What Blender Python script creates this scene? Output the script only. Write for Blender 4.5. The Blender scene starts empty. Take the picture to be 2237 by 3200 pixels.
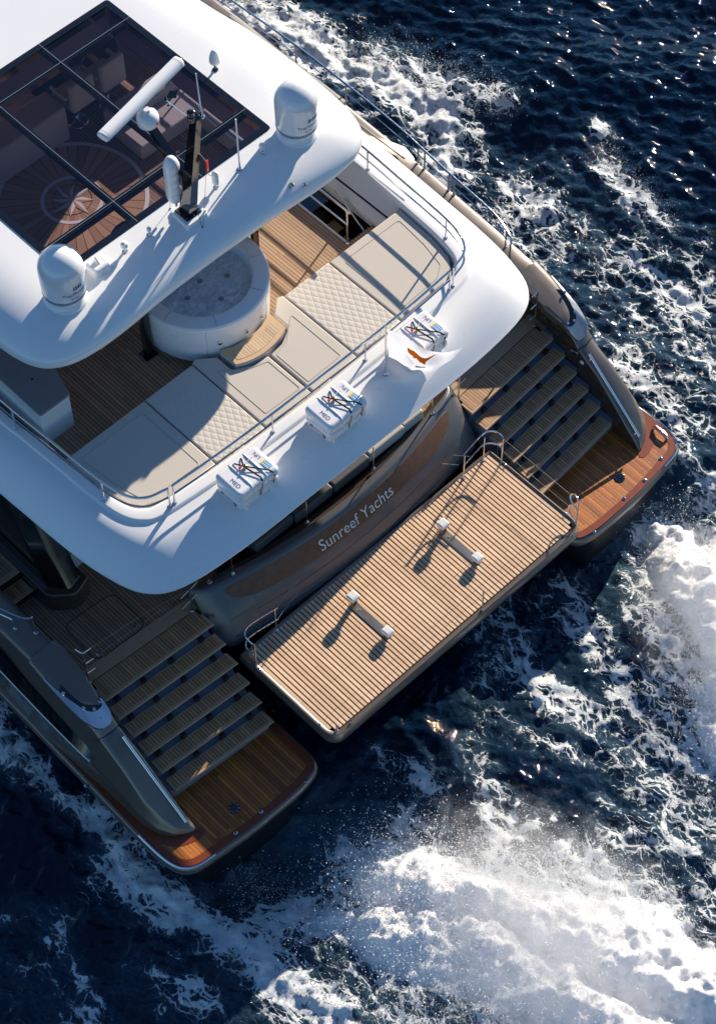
import bpy, bmesh, math, random
import numpy as np
from mathutils import Vector, Matrix
random.seed(7)
R = math.radians
# ------------------------------------------------------------------ scene, camera, light
sc = bpy.context.scene
COL = sc.collection
cd = bpy.data.cameras.new("camera"); cam = bpy.data.objects.new("camera", cd); COL.objects.link(cam)
cr_, cu_, cb_ = (0.71955, -0.69439, -0.008175), (0.58576, 0.60057, 0.54424), (-0.37301, -0.39640, 0.83889)
cam.matrix_world = Matrix(((cr_[0], cu_[0], cb_[0], -13.4883), (cr_[1], cu_[1], cb_[1], -9.3065), (cr_[2], cu_[2], cb_[2], 32.786), (0, 0, 0, 1)))
cd.sensor_fit = 'VERTICAL'; cd.sensor_height = 36; cd.lens = 78.21; cd.clip_end = 4000; cd.clip_start = .5
sc.camera = cam
SUN_EL, SUN_AZ = 19.2, 73.3            # elevation, azimuth clockwise from the bow (+y)
w = bpy.data.worlds.new("World"); sc.world = w; w.use_nodes = True
nt = w.node_tree; bg = nt.nodes['Background']
sky = nt.nodes.new('ShaderNodeTexSky'); sky.sky_type = 'NISHITA'; sky.sun_disc = False
sky.sun_elevation = R(SUN_EL); sky.sun_rotation = R(SUN_AZ); sky.air_density = 1.0; sky.dust_density = .0; sky.ozone_density = 3.4
tint = nt.nodes.new('ShaderNodeMix'); tint.data_type = 'RGBA'; tint.blend_type = 'MULTIPLY'; tint.inputs[0].default_value = 1; tint.inputs[7].default_value = (.80, .98, 1.12, 1)
nt.links.new(sky.outputs[0], tint.inputs[6]); nt.links.new(tint.outputs[2], bg.inputs[0]); bg.inputs[1].default_value = .066
ld = bpy.data.lights.new("sun", 'SUN'); ld.energy = 5.0; ld.angle = R(.53); ld.color = (1, .885, .735)
sun = bpy.data.objects.new("sun", ld); COL.objects.link(sun)
sd = Vector((math.cos(R(SUN_EL)) * math.sin(R(SUN_AZ)), math.cos(R(SUN_EL)) * math.cos(R(SUN_AZ)), math.sin(R(SUN_EL))))
sun.rotation_euler = sd.to_track_quat('Z', 'Y').to_euler()
sc.view_settings.view_transform = 'Standard'; sc.view_settings.look = 'None'; sc.view_settings.exposure = 0.95
sc.cycles.max_bounces = 8; sc.cycles.transparent_max_bounces = 12; sc.cycles.sample_clamp_indirect = 6
sc.cycles.caustics_reflective = False; sc.cycles.caustics_refractive = False

# ------------------------------------------------------------------ materials
def newmat(n):
    m = bpy.data.materials.new(n); m.use_nodes = True
    return m, m.node_tree, m.node_tree.nodes['Principled BSDF']
def N(t, kind, **k):
    n = t.nodes.new(kind)
    for a, b in k.items(): setattr(n, a, b)
    return n
def mth(t, op, a, b=None, c=None, clamp=False):
    n = N(t, 'ShaderNodeMath', operation=op, use_clamp=clamp)
    for i, v in enumerate((a, b, c)):
        if v is None: continue
        if isinstance(v, (int, float)): n.inputs[i].default_value = v
        else: t.links.new(v, n.inputs[i])
    return n.outputs[0]
def mixc(t, f, a, b, mode='MIX'):
    n = N(t, 'ShaderNodeMix', data_type='RGBA', blend_type=mode)
    for s, v in ((n.inputs[0], f), (n.inputs[6], a), (n.inputs[7], b)):
        if isinstance(v, (int, float)): s.default_value = v
        elif isinstance(v, tuple): s.default_value = (*v[:3], 1)
        else: t.links.new(v, s)
    return n.outputs[2]
def noise(t, vec, scale, detail=4, rough=.55, dist=0):
    n = N(t, 'ShaderNodeTexNoise'); n.inputs['Scale'].default_value = scale; n.inputs['Detail'].default_value = detail
    n.inputs['Roughness'].default_value = rough; n.inputs['Distortion'].default_value = dist
    if vec is not None: t.links.new(vec, n.inputs['Vector'])
    return n.outputs[0]
def objco(t): return N(t, 'ShaderNodeTexCoord').outputs['Object']
def bump(t, p, h, strength=.3, dist=.01):
    b = N(t, 'ShaderNodeBump'); b.inputs['Strength'].default_value = strength; b.inputs['Distance'].default_value = dist
    t.links.new(h, b.inputs['Height']); t.links.new(b.outputs[0], p.inputs['Normal'])
def plain(name, col, rough=.5, metal=0., coat=0., var=.06, scale=6., bmp=0., bscale=200., spec=.5, rvar=.2):
    m, t, p = newmat(name); co = objco(t)
    nz = noise(t, co, scale, 5)
    f = mth(t, 'MULTIPLY', mth(t, 'SUBTRACT', nz, .5), var * 4)
    c = mixc(t, mth(t, 'ADD', f, .5, clamp=True), tuple(v * (1 - var) for v in col), tuple(min(1, v * (1 + var)) for v in col))
    t.links.new(c, p.inputs['Base Color'])
    t.links.new(mth(t, 'ADD', mth(t, 'MULTIPLY', mth(t, 'SUBTRACT', noise(t, co, scale * 3, 4), .5), rvar), rough, clamp=True), p.inputs['Roughness'])
    p.inputs['Metallic'].default_value = metal; p.inputs['Coat Weight'].default_value = coat; p.inputs['Coat Roughness'].default_value = .06
    p.inputs['Specular IOR Level'].default_value = spec
    if bmp: bump(t, p, noise(t, co, bscale, 3), bmp, .002)
    return m
def teak(name, dark, light, pitch=.06, axis='X', joint=1.9, rough=.55, caulk=.1, coat=0., seamcol=(.012, .010, .009)):
    """planks run along the axis that is not AXIS; caulk lines, butt joints, grain, tone per plank"""
    m, t, p = newmat(name); co = objco(t)
    s = N(t, 'ShaderNodeSeparateXYZ'); t.links.new(co, s.inputs[0])
    a, b = (s.outputs[0], s.outputs[1]) if axis == 'X' else (s.outputs[1], s.outputs[0])
    u = mth(t, 'DIVIDE', a, pitch); fl = mth(t, 'FLOOR', u); fr = mth(t, 'FRACT', u)
    wn = N(t, 'ShaderNodeTexWhiteNoise', noise_dimensions='1D'); t.links.new(fl, wn.inputs['W'])
    v = mth(t, 'ADD', mth(t, 'DIVIDE', b, joint), mth(t, 'MULTIPLY', wn.outputs[0], 7.3))
    seg = mth(t, 'ADD', mth(t, 'FLOOR', v), mth(t, 'MULTIPLY', fl, 13.7))
    wn2 = N(t, 'ShaderNodeTexWhiteNoise', noise_dimensions='1D'); t.links.new(seg, wn2.inputs['W'])
    cv = N(t, 'ShaderNodeCombineXYZ'); t.links.new(mth(t, 'MULTIPLY', a, 60), cv.inputs[0]); t.links.new(mth(t, 'MULTIPLY', b, 2.2), cv.inputs[1]); t.links.new(wn2.outputs[0], cv.inputs[2])
    gr = noise(t, cv.outputs[0], 1.6, 6, .6, .3)
    f = mth(t, 'ADD', mth(t, 'MULTIPLY', wn2.outputs[0], .62), mth(t, 'MULTIPLY', mth(t, 'SUBTRACT', gr, .3), .75), clamp=True)
    c = mixc(t, f, dark, light)
    c = mixc(t, mth(t, 'MULTIPLY', mth(t, 'SUBTRACT', noise(t, co, 1.1, 4), .42, clamp=True), .9), c, tuple(x * .62 for x in dark))
    line = mth(t, 'LESS_THAN', mth(t, 'MINIMUM', fr, mth(t, 'SUBTRACT', 1, fr)), caulk * .5)
    jl = mth(t, 'LESS_THAN', mth(t, 'FRACT', v), .0035 / joint * 1.4)
    ln = mth(t, 'MAXIMUM', line, jl)
    t.links.new(mixc(t, ln, c, seamcol), p.inputs['Base Color'])
    p.inputs['Roughness'].default_value = rough; p.inputs['Coat Weight'].default_value = coat; p.inputs['Coat Roughness'].default_value = .15
    bump(t, p, mth(t, 'ADD', mth(t, 'MULTIPLY', ln, -1.), mth(t, 'MULTIPLY', gr, .35)), .35, .003)
    return m
M = {}
M['white'] = plain('white_gelcoat', (.80, .80, .79), .28, coat=.35, var=.012, scale=.8, rvar=.05)
M['white_matt'] = plain('white_panel', (.70, .70, .69), .45, var=.03, scale=2)
M['dome'] = plain('dome_gelcoat', (.78, .78, .78), .18, coat=.6, var=.01, rvar=.03)
M['domegrey'] = plain('dome_grey_band', (.22, .25, .28), .35)
M['bronze'] = plain('bronze_hull_paint', (.165, .138, .116), .36, metal=.45, coat=.6, var=.05, scale=1.5, bmp=.08, bscale=600)
M['bronzeshade'] = plain('shaded_bronze_hull_paint', (.075, .080, .090), .34, coat=.4, var=.05, scale=1.5)  # same hull paint as bronze, with bluish shade put into the transom colour
M['bronzedark'] = plain('dark_hull_side', (.10, .085, .075), .16, metal=.3, coat=.8, var=.08, scale=1.5)
M['antifoul'] = plain('black_antifouling', (.010, .010, .012), .38, var=.4, scale=3)
M['walnut'] = plain('brown_name_panel', (.120, .058, .032), .5, coat=.05, var=.35, scale=9)
M['brownwall'] = plain('glossy_brown_wall', (.060, .040, .028), .12, coat=.8, var=.1)
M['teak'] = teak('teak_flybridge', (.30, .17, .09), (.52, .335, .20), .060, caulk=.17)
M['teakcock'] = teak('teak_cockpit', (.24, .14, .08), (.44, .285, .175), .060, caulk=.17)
M['teaktread'] = teak('teak_tread_field', (.31, .155, .07), (.58, .335, .17), .055, joint=3, caulk=.17)
M['teakwet'] = teak('teak_swim_deck', (.18, .040, .006), (.76, .245, .030), .062, rough=.42, coat=.12, caulk=.15)
M['teakslat'] = teak('teak_slat', (.64, .42, .26), (.88, .64, .44), .0777, joint=1.6, rough=.6, caulk=0.)
M['teakplain'] = plain('teak_border', (.44, .28, .165), .55, var=.22, scale=14)
M['teakborderwet'] = plain('teak_swim_border', (.20, .036, .008), .4, coat=.1, var=.25, scale=7)
M['teakstep'] = plain('teak_step_edge', (.60, .40, .235), .5, var=.16, scale=14)
M['steel'] = plain('polished_steel', (.72, .72, .73), .09, metal=1., var=.03)
M['steelflat'] = plain('brushed_steel', (.42, .40, .38), .32, metal=1., var=.1, bmp=.1)
M['wire'] = plain('dull_wire', (.34, .33, .32), .6, spec=.2)
M['black'] = plain('black_gloss', (.006, .006, .007), .10, coat=.7, var=.2)
M['blackmat'] = plain('black_matt', (.012, .012, .013), .5, var=.2)
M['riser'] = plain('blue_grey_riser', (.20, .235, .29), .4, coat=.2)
M['under'] = plain('dark_under_slats', (.030, .018, .012), .7)
M['fabric'] = plain('sunpad_fabric', (.57, .515, .445), .78, var=.04, scale=5, bmp=.15, bscale=900, spec=.25)
M['fabricin'] = plain('helm_fabric', (.50, .43, .38), .75, var=.05, scale=5, spec=.25)
M['cushiondark'] = plain('charcoal_cushion', (.060, .062, .066), .6, var=.1, bmp=.1)
M['cushionlight'] = plain('cockpit_cushion', (.45, .42, .38), .7, var=.06)
M['counter'] = plain('taupe_counter_top', (.235, .215, .215), .55, var=.05, scale=30)
M['tubrim'] = plain('hot_tub_rim', (.74, .74, .74), .5, var=.03)
M['navy'] = plain('navy_print', (.02, .035, .14), .4)
M['orange'] = plain('orange_print', (.90, .30, .01), .6, spec=.2)
M['green'] = plain('dark_green_print', (.02, .06, .03), .6)
M['flag'] = plain('flag_cloth', (.88, .87, .90), .8, var=.02, spec=.2)
def thin(m, f=.36):
    t = m.node_tree; p = t.nodes['Principled BSDF']; o = t.nodes['Material Output']; tl = N(t, 'ShaderNodeBsdfTranslucent'); mx = N(t, 'ShaderNodeMixShader'); mx.inputs[0].default_value = f
    src = p.inputs['Base Color'].links[0].from_socket; t.links.new(src, tl.inputs[0]); t.links.new(p.outputs[0], mx.inputs[1]); t.links.new(tl.outputs[0], mx.inputs[2]); t.links.new(mx.outputs[0], o.inputs[0])
thin(M['flag']); thin(M['orange'])
M['red'] = plain('red_plastic', (.75, .015, .015), .4)
M['yellow'] = plain('yellow_print', (.85, .60, .03), .5)
M['blue'] = plain('blue_print', (.02, .27, .55), .5)
M['brass'] = plain('brass', (.55, .42, .15), .3, metal=1.)
M['lettering'] = plain('pale_blue_lettering', (.62, .70, .78), .25, metal=.35)
M['purple'] = plain('skylight_lining', (.27, .24, .38), .6)
M['inlay'] = plain('pale_inlay', (.84, .78, .72), .5)
M['stringer'] = plain('rope_white', (.7, .7, .68), .7)
def quilt_mat():
    m, t, p = newmat('quilted_fabric'); co = objco(t)
    s = N(t, 'ShaderNodeSeparateXYZ'); t.links.new(co, s.inputs[0])
    k = 2 * math.pi / .105
    def wv(ang):
        q = mth(t, 'ADD', mth(t, 'MULTIPLY', s.outputs[0], k * math.cos(ang)), mth(t, 'MULTIPLY', s.outputs[1], k * math.sin(ang)))
        return mth(t, 'ABSOLUTE', mth(t, 'SINE', mth(t, 'MULTIPLY', q, .5)))
    h = mth(t, 'MULTIPLY', mth(t, 'MULTIPLY', wv(R(30)), wv(R(-30))), 1.)
    h = mth(t, 'POWER', h, .45)
    nz = noise(t, co, 5, 4)
    t.links.new(mixc(t, nz, (.58, .53, .46), (.63, .575, .50)), p.inputs['Base Color'])
    p.inputs['Roughness'].default_value = .8; p.inputs['Specular IOR Level'].default_value = .2
    bump(t, p, h, .45, .010); return m
M['quilt'] = quilt_mat()
def glass_mat():
    m = bpy.data.materials.new('tinted_glass'); m.use_nodes = True; t = m.node_tree; t.nodes.clear()
    o = N(t, 'ShaderNodeOutputMaterial'); tr = N(t, 'ShaderNodeBsdfTransparent'); gl = N(t, 'ShaderNodeBsdfGlossy'); mx = N(t, 'ShaderNodeMixShader')
    nz = noise(t, objco(t), .8, 3)
    t.links.new(mixc(t, nz, (.44, .42, .55), (.48, .46, .60)), tr.inputs[0]); gl.inputs['Roughness'].default_value = .03; gl.inputs[0].default_value = (.9, .9, 1, 1)
    fr = N(t, 'ShaderNodeFresnel'); fr.inputs[0].default_value = 1.5
    t.links.new(fr.outputs[0], mx.inputs[0]); t.links.new(tr.outputs[0], mx.inputs[1]); t.links.new(gl.outputs[0], mx.inputs[2]); t.links.new(mx.outputs[0], o.inputs[0])
    return m
M['glass'] = glass_mat()
def tubwater():
    m, t, p = newmat('tub_water'); co = objco(t)
    mp = N(t, 'ShaderNodeMapping'); mp.inputs['Scale'].default_value = (1, 1.9, 1); mp.inputs['Rotation'].default_value = (0, 0, .6); t.links.new(co, mp.inputs['Vector']); n1 = noise(t, mp.outputs[0], 4.5, 5, .6, 1.4); cr1 = N(t, 'ShaderNodeMapRange'); cr1.inputs['From Min'].default_value = .32; cr1.inputs['From Max'].default_value = .72; t.links.new(n1, cr1.inputs['Value']); n1 = cr1.outputs[0]
    t.links.new(mixc(t, n1, (.36, .52, .61), (.80, .90, .94)), p.inputs['Base Color']); p.inputs['Roughness'].default_value = .06
    bump(t, p, noise(t, co, 6, 4, .55, 1.), .9, .05); return m
M['tubwater'] = tubwater()

# ------------------------------------------------------------------ mesh helpers
def link(o, parent=None):
    COL.objects.link(o)
    if parent is not None: o.parent = parent
    return o
def tag(o, label=None, cat=None, group=None, kind=None):
    if label: o['label'] = label
    if cat: o['category'] = cat
    if group: o['group'] = group
    if kind: o['kind'] = kind
    return o
def empty(name, loc, label=None, cat=None, group=None, parent=None):
    o = bpy.data.objects.new(name, None); o.empty_display_size = .2; link(o, parent); o.location = loc
    return tag(o, label, cat, group)
class B:
    """collects geometry in world coordinates"""
    def __init__(s): s.v = []; s.f = []; s.mi = []
    def add(s, v, f, mi=0):
        n = len(s.v); s.v += [tuple(p) for p in v]; s.f += [tuple(i + n for i in q) for q in f]; s.mi += [mi] * len(f); return s
    def bm(s, b, mi=0):
        b.verts.index_update(); s.add([x.co[:] for x in b.verts], [[x.index for x in q.verts] for q in b.faces], mi); b.free(); return s
    def box(s, x0, x1, y0, y1, z0, z1, bev=0, seg=2, mi=0, rot=0, mat=None):
        b = bmesh.new(); bmesh.ops.create_cube(b, size=1)
        c = Vector(((x0 + x1) / 2, (y0 + y1) / 2, (z0 + z1) / 2))
        for q in b.verts: q.co = Vector((q.co.x * (x1 - x0), q.co.y * (y1 - y0), q.co.z * (z1 - z0)))
        if bev: bmesh.ops.bevel(b, geom=list(b.edges), offset=bev, segments=seg, profile=.5, affect='EDGES')
        mm = Matrix.Translation(c) @ Matrix.Rotation(rot, 4, 'Z')
        if mat is not None: mm = mat
        bmesh.ops.transform(b, matrix=mm, verts=b.verts); return s.bm(b, mi)
    def prism(s, poly, z0, z1, bev=0, seg=2, mi=0, bottom=True):
        b = bmesh.new()
        z1f = z1 if callable(z1) else (lambda x, y: z1)
        z0f = z0 if callable(z0) else (lambda x, y: z0)
        lo = [b.verts.new((x, y, z0f(x, y))) for x, y in poly]; hi = [b.verts.new((x, y, z1f(x, y))) for x, y in poly]
        n = len(poly); top = b.faces.new(hi)
        if bottom: b.faces.new(lo[::-1])
        for i in range(n): b.faces.new((lo[i], lo[(i + 1) % n], hi[(i + 1) % n], hi[i]))
        bmesh.ops.recalc_face_normals(b, faces=b.faces)
        if bev: bmesh.ops.bevel(b, geom=[e for e in top.edges], offset=bev, segments=seg, profile=.5, affect='EDGES')
        return s.bm(b, mi)
    def loft(s, rings, closed=True, cap0=False, cap1=False, mi=0):
        n = len(rings[0]); v = [p for r in rings for p in r]; f = []
        for i in range(len(rings) - 1):
            for j in range(n if closed else n - 1):
                k = (j + 1) % n; f.append((i * n + j, i * n + k, (i + 1) * n + k, (i + 1) * n + j))
        if cap0: f.append(tuple(range(n))[::-1])
        if cap1: f.append(tuple((len(rings) - 1) * n + j for j in range(n)))
        return s.add(v, f, mi)
    def tube(s, pts, r, n=8, cap=True, mi=0, flat=1.):
        pts = [Vector(p) for p in pts]; rings = []; up = None
        for i, p in enumerate(pts):
            d = (pts[min(i + 1, len(pts) - 1)] - pts[max(i - 1, 0)]).normalized()
            if up is None:
                up = Vector((0, 0, 1)) if abs(d.z) < .9 else Vector((1, 0, 0))
            a = d.cross(up).normalized(); up = a.cross(d).normalized()
            rr = r[i] if isinstance(r, (list, tuple)) else r
            rings.append([p + (a * math.cos(t) + up * math.sin(t) * flat) * rr for t in [2 * math.pi * k / n for k in range(n)]])
        return s.loft(rings, True, cap, cap, mi)
    def lathe(s, prof, c=(0, 0, 0), n=32, mi=0, sx=1., sy=1., cap=True):
        rings = [[(c[0] + r * math.cos(2 * math.pi * k / n) * sx, c[1] + r * math.sin(2 * math.pi * k / n) * sy, c[2] + z) for k in range(n)] for r, z in prof]
        return s.loft(rings, True, cap and prof[0][0] > 1e-4, cap and prof[-1][0] > 1e-4, mi)
    def make(s, name, mats, parent=None, smooth=True, ang=38, label=None, fixn=True):
        me = bpy.data.meshes.new(name)
        P = parent.matrix_world.translation if False else Vector(WLOC.get(parent.name, (0, 0, 0))) if parent is not None else Vector((0, 0, 0))
        org = s.origin if hasattr(s, 'origin') else P
        me.from_pydata([tuple(Vector(p) - P) for p in s.v], [], s.f)
        me.validate()
        if len(me.polygons) == len(s.mi): me.polygons.foreach_set('material_index', s.mi)
        mats = mats if isinstance(mats, (list, tuple)) else [mats]
        for q in mats: me.materials.append(M[q] if isinstance(q, str) else q)
        if fixn: b = bmesh.new(); b.from_mesh(me); bmesh.ops.recalc_face_normals(b, faces=b.faces); b.to_mesh(me); b.free()
        if smooth:
            me.polygons.foreach_set('use_smooth', [True] * len(me.polygons)); me.set_sharp_from_angle(angle=R(ang))
        o = bpy.data.objects.new(name, me); link(o, parent)
        if smooth and len(me.polygons) < 1500: wm = o.modifiers.new('wn', 'WEIGHTED_NORMAL'); wm.keep_sharp = True
        WLOC[o.name] = tuple(P)
        if label: o['label'] = label
        return o
WLOC = {}
def EMP(name, loc, label, cat, group=None, parent=None):
    P = Vector(WLOC.get(parent.name, (0, 0, 0))) if parent is not None else Vector((0, 0, 0))
    o = empty(name, tuple(Vector(loc) - P), label, cat, group, parent); WLOC[o.name] = tuple(loc); return o
def cr(pts, n):
    """Catmull-Rom resample of a point list into n per span"""
    P = [np.array(p, float) for p in pts]; P = [2 * P[0] - P[1]] + P + [2 * P[-1] - P[-2]]; out = []
    for i in range(1, len(P) - 2):
        a, b, c, d = P[i - 1:i + 3]
        for k in range(n):
            t = k / n; out.append(.5 * ((2 * b) + (c - a) * t + (2 * a - 5 * b + 4 * c - d) * t * t + (3 * b - a - 3 * c + d) * t ** 3))
    out.append(P[-2]); return [tuple(float(x) for x in q) for q in out]
def rpoly(pts, r, n=5):
    """round the corners of a polygon; r one number or one per corner"""
    out = []; m = len(pts)
    for i in range(m):
        p = Vector(pts[i]); a = (Vector(pts[i - 1]) - p); b = (Vector(pts[(i + 1) % m]) - p)
        rr = r[i] if isinstance(r, (list, tuple)) else r
        if rr <= 0: out.append(tuple(p)); continue
        a.normalize(); b.normalize(); h = a.angle(b) / 2; L = min(rr / math.tan(h), .49 * (Vector(pts[i - 1]) - p).length, .49 * (Vector(pts[(i + 1) % m]) - p).length)
        s, e = p + a * L, p + b * L
        for k in range(n + 1):
            t = k / n; q = s * (1 - t) ** 2 + p * 2 * t * (1 - t) + e * t * t; out.append((q.x, q.y))
    return out
def inset(poly, d):
    n = len(poly); area = sum(poly[i][0] * poly[(i + 1) % n][1] - poly[(i + 1) % n][0] * poly[i][1] for i in range(n)); sg = 1 if area > 0 else -1; out = []
    for i in range(n):
        a, p, b = Vector(poly[i - 1]), Vector(poly[i]), Vector(poly[(i + 1) % n])
        e1 = (p - a); e2 = (b - p)
        if e1.length < 1e-6: e1 = e2
        if e2.length < 1e-6: e2 = e1
        e1.normalize(); e2.normalize(); n1 = Vector((-e1.y, e1.x)) * sg; n2 = Vector((-e2.y, e2.x)) * sg; m = (n1 + n2)
        if m.length < 1e-6: m = n1
        m.normalize(); k = d / max(.35, m.dot(n1)); out.append((p.x + m.x * k, p.y + m.y * k))
    return out
def clip(poly, a, b_, c):
    out = []
    for i in range(len(poly)):
        p, q = poly[i - 1], poly[i]; dp, dq = a * p[0] + b_ * p[1] - c, a * q[0] + b_ * q[1] - c
        if dp * dq < 0: t = dp / (dp - dq); out.append((p[0] + (q[0] - p[0]) * t, p[1] + (q[1] - p[1]) * t))
        if dq <= 0: out.append(q)
    return out
def mir(poly, S): return [(S * x, y) for x, y in (poly if S > 0 else poly[::-1])]
def textmesh(txt, size, font_scale_x=1.):
    cu = bpy.data.curves.new('tmp', 'FONT'); cu.body = txt; cu.size = size; cu.align_x = 'CENTER'; cu.resolution_u = 4; cu.space_character = 1.02
    o = bpy.data.objects.new('tmp', cu); COL.objects.link(o); bpy.context.view_layer.update()
    me = bpy.data.meshes.new_from_object(o.evaluated_get(bpy.context.evaluated_depsgraph_get()))
    v = [(q.co.x * font_scale_x, q.co.y) for q in me.vertices]; f = [tuple(p.vertices) for p in me.polygons]
    bpy.data.objects.remove(o); bpy.data.curves.remove(cu); bpy.data.meshes.remove(me); return v, f
def add_text(b, txt, size, fn, mi=0, sx=1.):
    v, f = textmesh(txt, size, sx); return b.add([fn(x, y) for x, y in v], f, mi)

# levels
ZS, ZT_, ZP, ZK, ZF, ZC, ZPAD, ZH = .70, 1.03, 1.58, 2.05, 4.40, 4.86, 4.79, 6.42
ZSEA = -.35
# ================================================================== THE SEA
rng = np.random.default_rng(11)
U, V = np.array([.7196, -.6944]), np.array([.6944, .7196])
C0 = np.array([2.4, 7.5]); HU, HV, ST = 12.6, 18.6, .036
us = np.arange(-HU, HU + .001, ST); vs_ = np.arange(-HV, HV + .001, ST); NU, NV = len(us), len(vs_)
gu, gv = np.meshgrid(us, vs_); GX = (C0[0] + gu * U[0] + gv * V[0]).ravel(); GY = (C0[1] + gu * U[1] + gv * V[1]).ravel()
def waves(x, y, k0, k1, n, slope, spread, head, sharp=0.):
    h = np.zeros_like(x)
    for _ in range(n):
        k = math.exp(rng.uniform(math.log(k0), math.log(k1))); a = head + rng.normal(0, spread); ph = rng.uniform(0, 6.28)
        q = (x * math.cos(a) + y * math.sin(a)) * k + ph
        s = np.sin(q); s = s if not sharp else s * (1 - sharp) + sharp * (1 - 2 * np.abs(np.sin(q * .5)) ** .9) 
        h += s * slope / k / math.sqrt(n / 2)
    return h
def vnoise(x, y, cell, seed):
    """smooth value noise"""
    r_ = np.random.default_rng(seed); T = r_.random((256, 256))
    fx, fy = x / cell + 1000.37, y / cell + 1000.71; ix, iy = np.floor(fx).astype(int), np.floor(fy).astype(int); fx -= ix; fy -= iy
    fx = fx * fx * fx * (fx * (fx * 6 - 15) + 10); fy = fy * fy * fy * (fy * (fy * 6 - 15) + 10)
    a, b_, c, d = T[ix & 255, iy & 255], T[(ix + 1) & 255, iy & 255], T[ix & 255, (iy + 1) & 255], T[(ix + 1) & 255, (iy + 1) & 255]
    return (a * (1 - fx) + b_ * fx) * (1 - fy) + (c * (1 - fx) + d * fx) * fy
def fbm(x, y, cell, octs, seed, ridge=False):
    s = 0; amp = 1; tot = 0
    for o in range(octs):
        n_ = vnoise(x * math.cos(o) - y * math.sin(o), x * math.sin(o) + y * math.cos(o), cell / 2 ** o, seed + o)
        if ridge: n_ = 1 - np.abs(2 * n_ - 1)
        s = s + n_ * amp; tot += amp; amp *= .52
    return s / tot
FOAM = [  # polyline, width, strength
 ([(-4.8, 1.75), (-4.5, 1.2), (-4.0, .7), (-3.4, .1)], .34, 1.0), ([(-3.6, 1.8), (-3.4, 1.3), (-3.0, .8)], .22, .85), ([(5.0, 1.9), (4.8, 1.5)], .34, 1.1), ([(3.9, 2.3), (3.6, 1.5)], .22, .8),
 ([(7.7, 17.5), (8.7, 15.0), (9.0, 13.2), (8.8, 11.9), (8.4, 11.0)], .62, 1.0), ([(9.5, 13.4), (9.85, 12.3), (10.0, 11.3)], .28, .85), ([(6.9, 18), (7.4, 15.5), (7.6, 13)], .5, .72),
 ([(7.6, 11.3), (7.7, 9.6), (7.7, 8), (8.0, 6.2), (7.6, 4.6)], .85, .60), ([(8.8, 9.6), (8.9, 7.6), (8.9, 6.0), (8.6, 4.4), (7.9, 3.2)], .7, .66), ([(10.7, 9.3), (10.35, 8.2), (10.1, 7.3), (10.3, 6.2)], .26, .72), ([(9.6, 7.6), (9.6, 5.4), (8.8, 3.4)], .6, .55),
 ([(6.35, 11), (6.3, 8), (6.35, 5.5), (6.3, 4)], .28, .62), ([(6.9, 6.4), (7.1, 4.8), (7.0, 3.2)], .45, .60), ([(6.2, 3.9), (6.2, 3.0), (6.1, 2.2), (6.1, 1.2)], .36, .86), ([(7.6, 4.3), (7.3, 3.0), (7.4, 1.5)], .5, .55),
 ([(4.9, 2.1), (4.5, 1.2), (3.9, .3), (3.2, -.7), (2.6, -1.6)], .62, 1.45), ([(5.4, .8), (4.6, -.6), (3.8, -1.8)], .7, 1.3), ([(3.5, 1.6), (3.0, .6), (2.3, -.4)], .33, .75),
 ([(1.45, 3.1), (1.15, 2.1), (1.05, 1.2), (1.2, .3), (1.3, -.7), (1.0, -1.8)], .46, .74), ([(2.6, 2.5), (2.45, 1.5), (2.0, .4), (1.7, -.8)], .33, .70), ([(.3, 2.4), (.15, 1.5), (.4, .6)], .3, .60),
 ([(-.7, 1.5), (-1.1, 1.15), (-1.3, .8), (-1.15, .3), (-.9, 0)], .24, .66), ([(-1.9, 2.6), (-1.7, 1.8), (-1.9, 1.0)], .3, .48),
 ([(-3.3, 1.15), (-2.9, .4), (-2.3, -.5), (-1.7, -1.5), (-1.3, -2.6), (-1, -4)], .66, 1.5), ([(-3.9, .3), (-3.2, -.9), (-2.6, -2.2), (-2.2, -4)], .72, 1.45), ([(-1.9, .05), (-1.1, -1.0), (-.5, -2.2)], .4, .9), ([(-4.4, -.8), (-3.9, -2.0), (-3.5, -3.5)], .5, .85),
 ([(-5.95, 9), (-6.05, 7.4), (-6.12, 6.2), (-6.15, 5.2), (-6.15, 4.2), (-6.05, 3.3)], .23, .95), ([(-6.2, 4.4), (-6.1, 3.2), (-5.8, 2.4), (-5.6, 1.5), (-5.5, .5), (-5.4, -.8)], .40, .98), ([(-5.2, 2.3), (-4.8, 1.6), (-4.8, .6)], .45, .62), ([(-6.6, 1.8), (-6.4, .6), (-6.3, -.6)], .3, .55),
 ([(-8.0, 4.7), (-7.65, 4.1), (-7.9, 3.5), (-8.1, 2.7)], .28, .58), ([(-7.3, 2.6), (-7.0, 1.6), (-7.0, .6)], .4, .50), ([(-8.9, 4.0), (-8.6, 3.0), (-8.2, 1.8)], .35, .45),
 ([(0.0, -1.4), (.4, -2.2), (.3, -3.2), (-.2, -4.2)], .5, .72), ([(1.4, -1.9), (1.1, -3.0)], .5, .62), ([(.2, -.6), (-.1, -1.3)], .3, .5)]
def dens(x, y):
    wx_ = x + .35 * (fbm(x, y, 1.3, 3, 70) - .5) * 2; wy_ = y + .35 * (fbm(x, y, 1.3, 3, 90) - .5) * 2
    d = np.zeros_like(x)
    for pl, w_, s_ in FOAM:
        m = np.full_like(x, 99.)
        for (x0, y0), (x1, y1) in zip(pl[:-1], pl[1:]):
            ex, ey = x1 - x0, y1 - y0; t = np.clip(((wx_ - x0) * ex + (wy_ - y0) * ey) / (ex * ex + ey * ey), 0, 1)
            m = np.minimum(m, (wx_ - x0 - t * ex) ** 2 + (wy_ - y0 - t * ey) ** 2)
        d = np.maximum(d, s_ * np.exp(-m / (2 * w_ * w_)))
    return d
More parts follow.
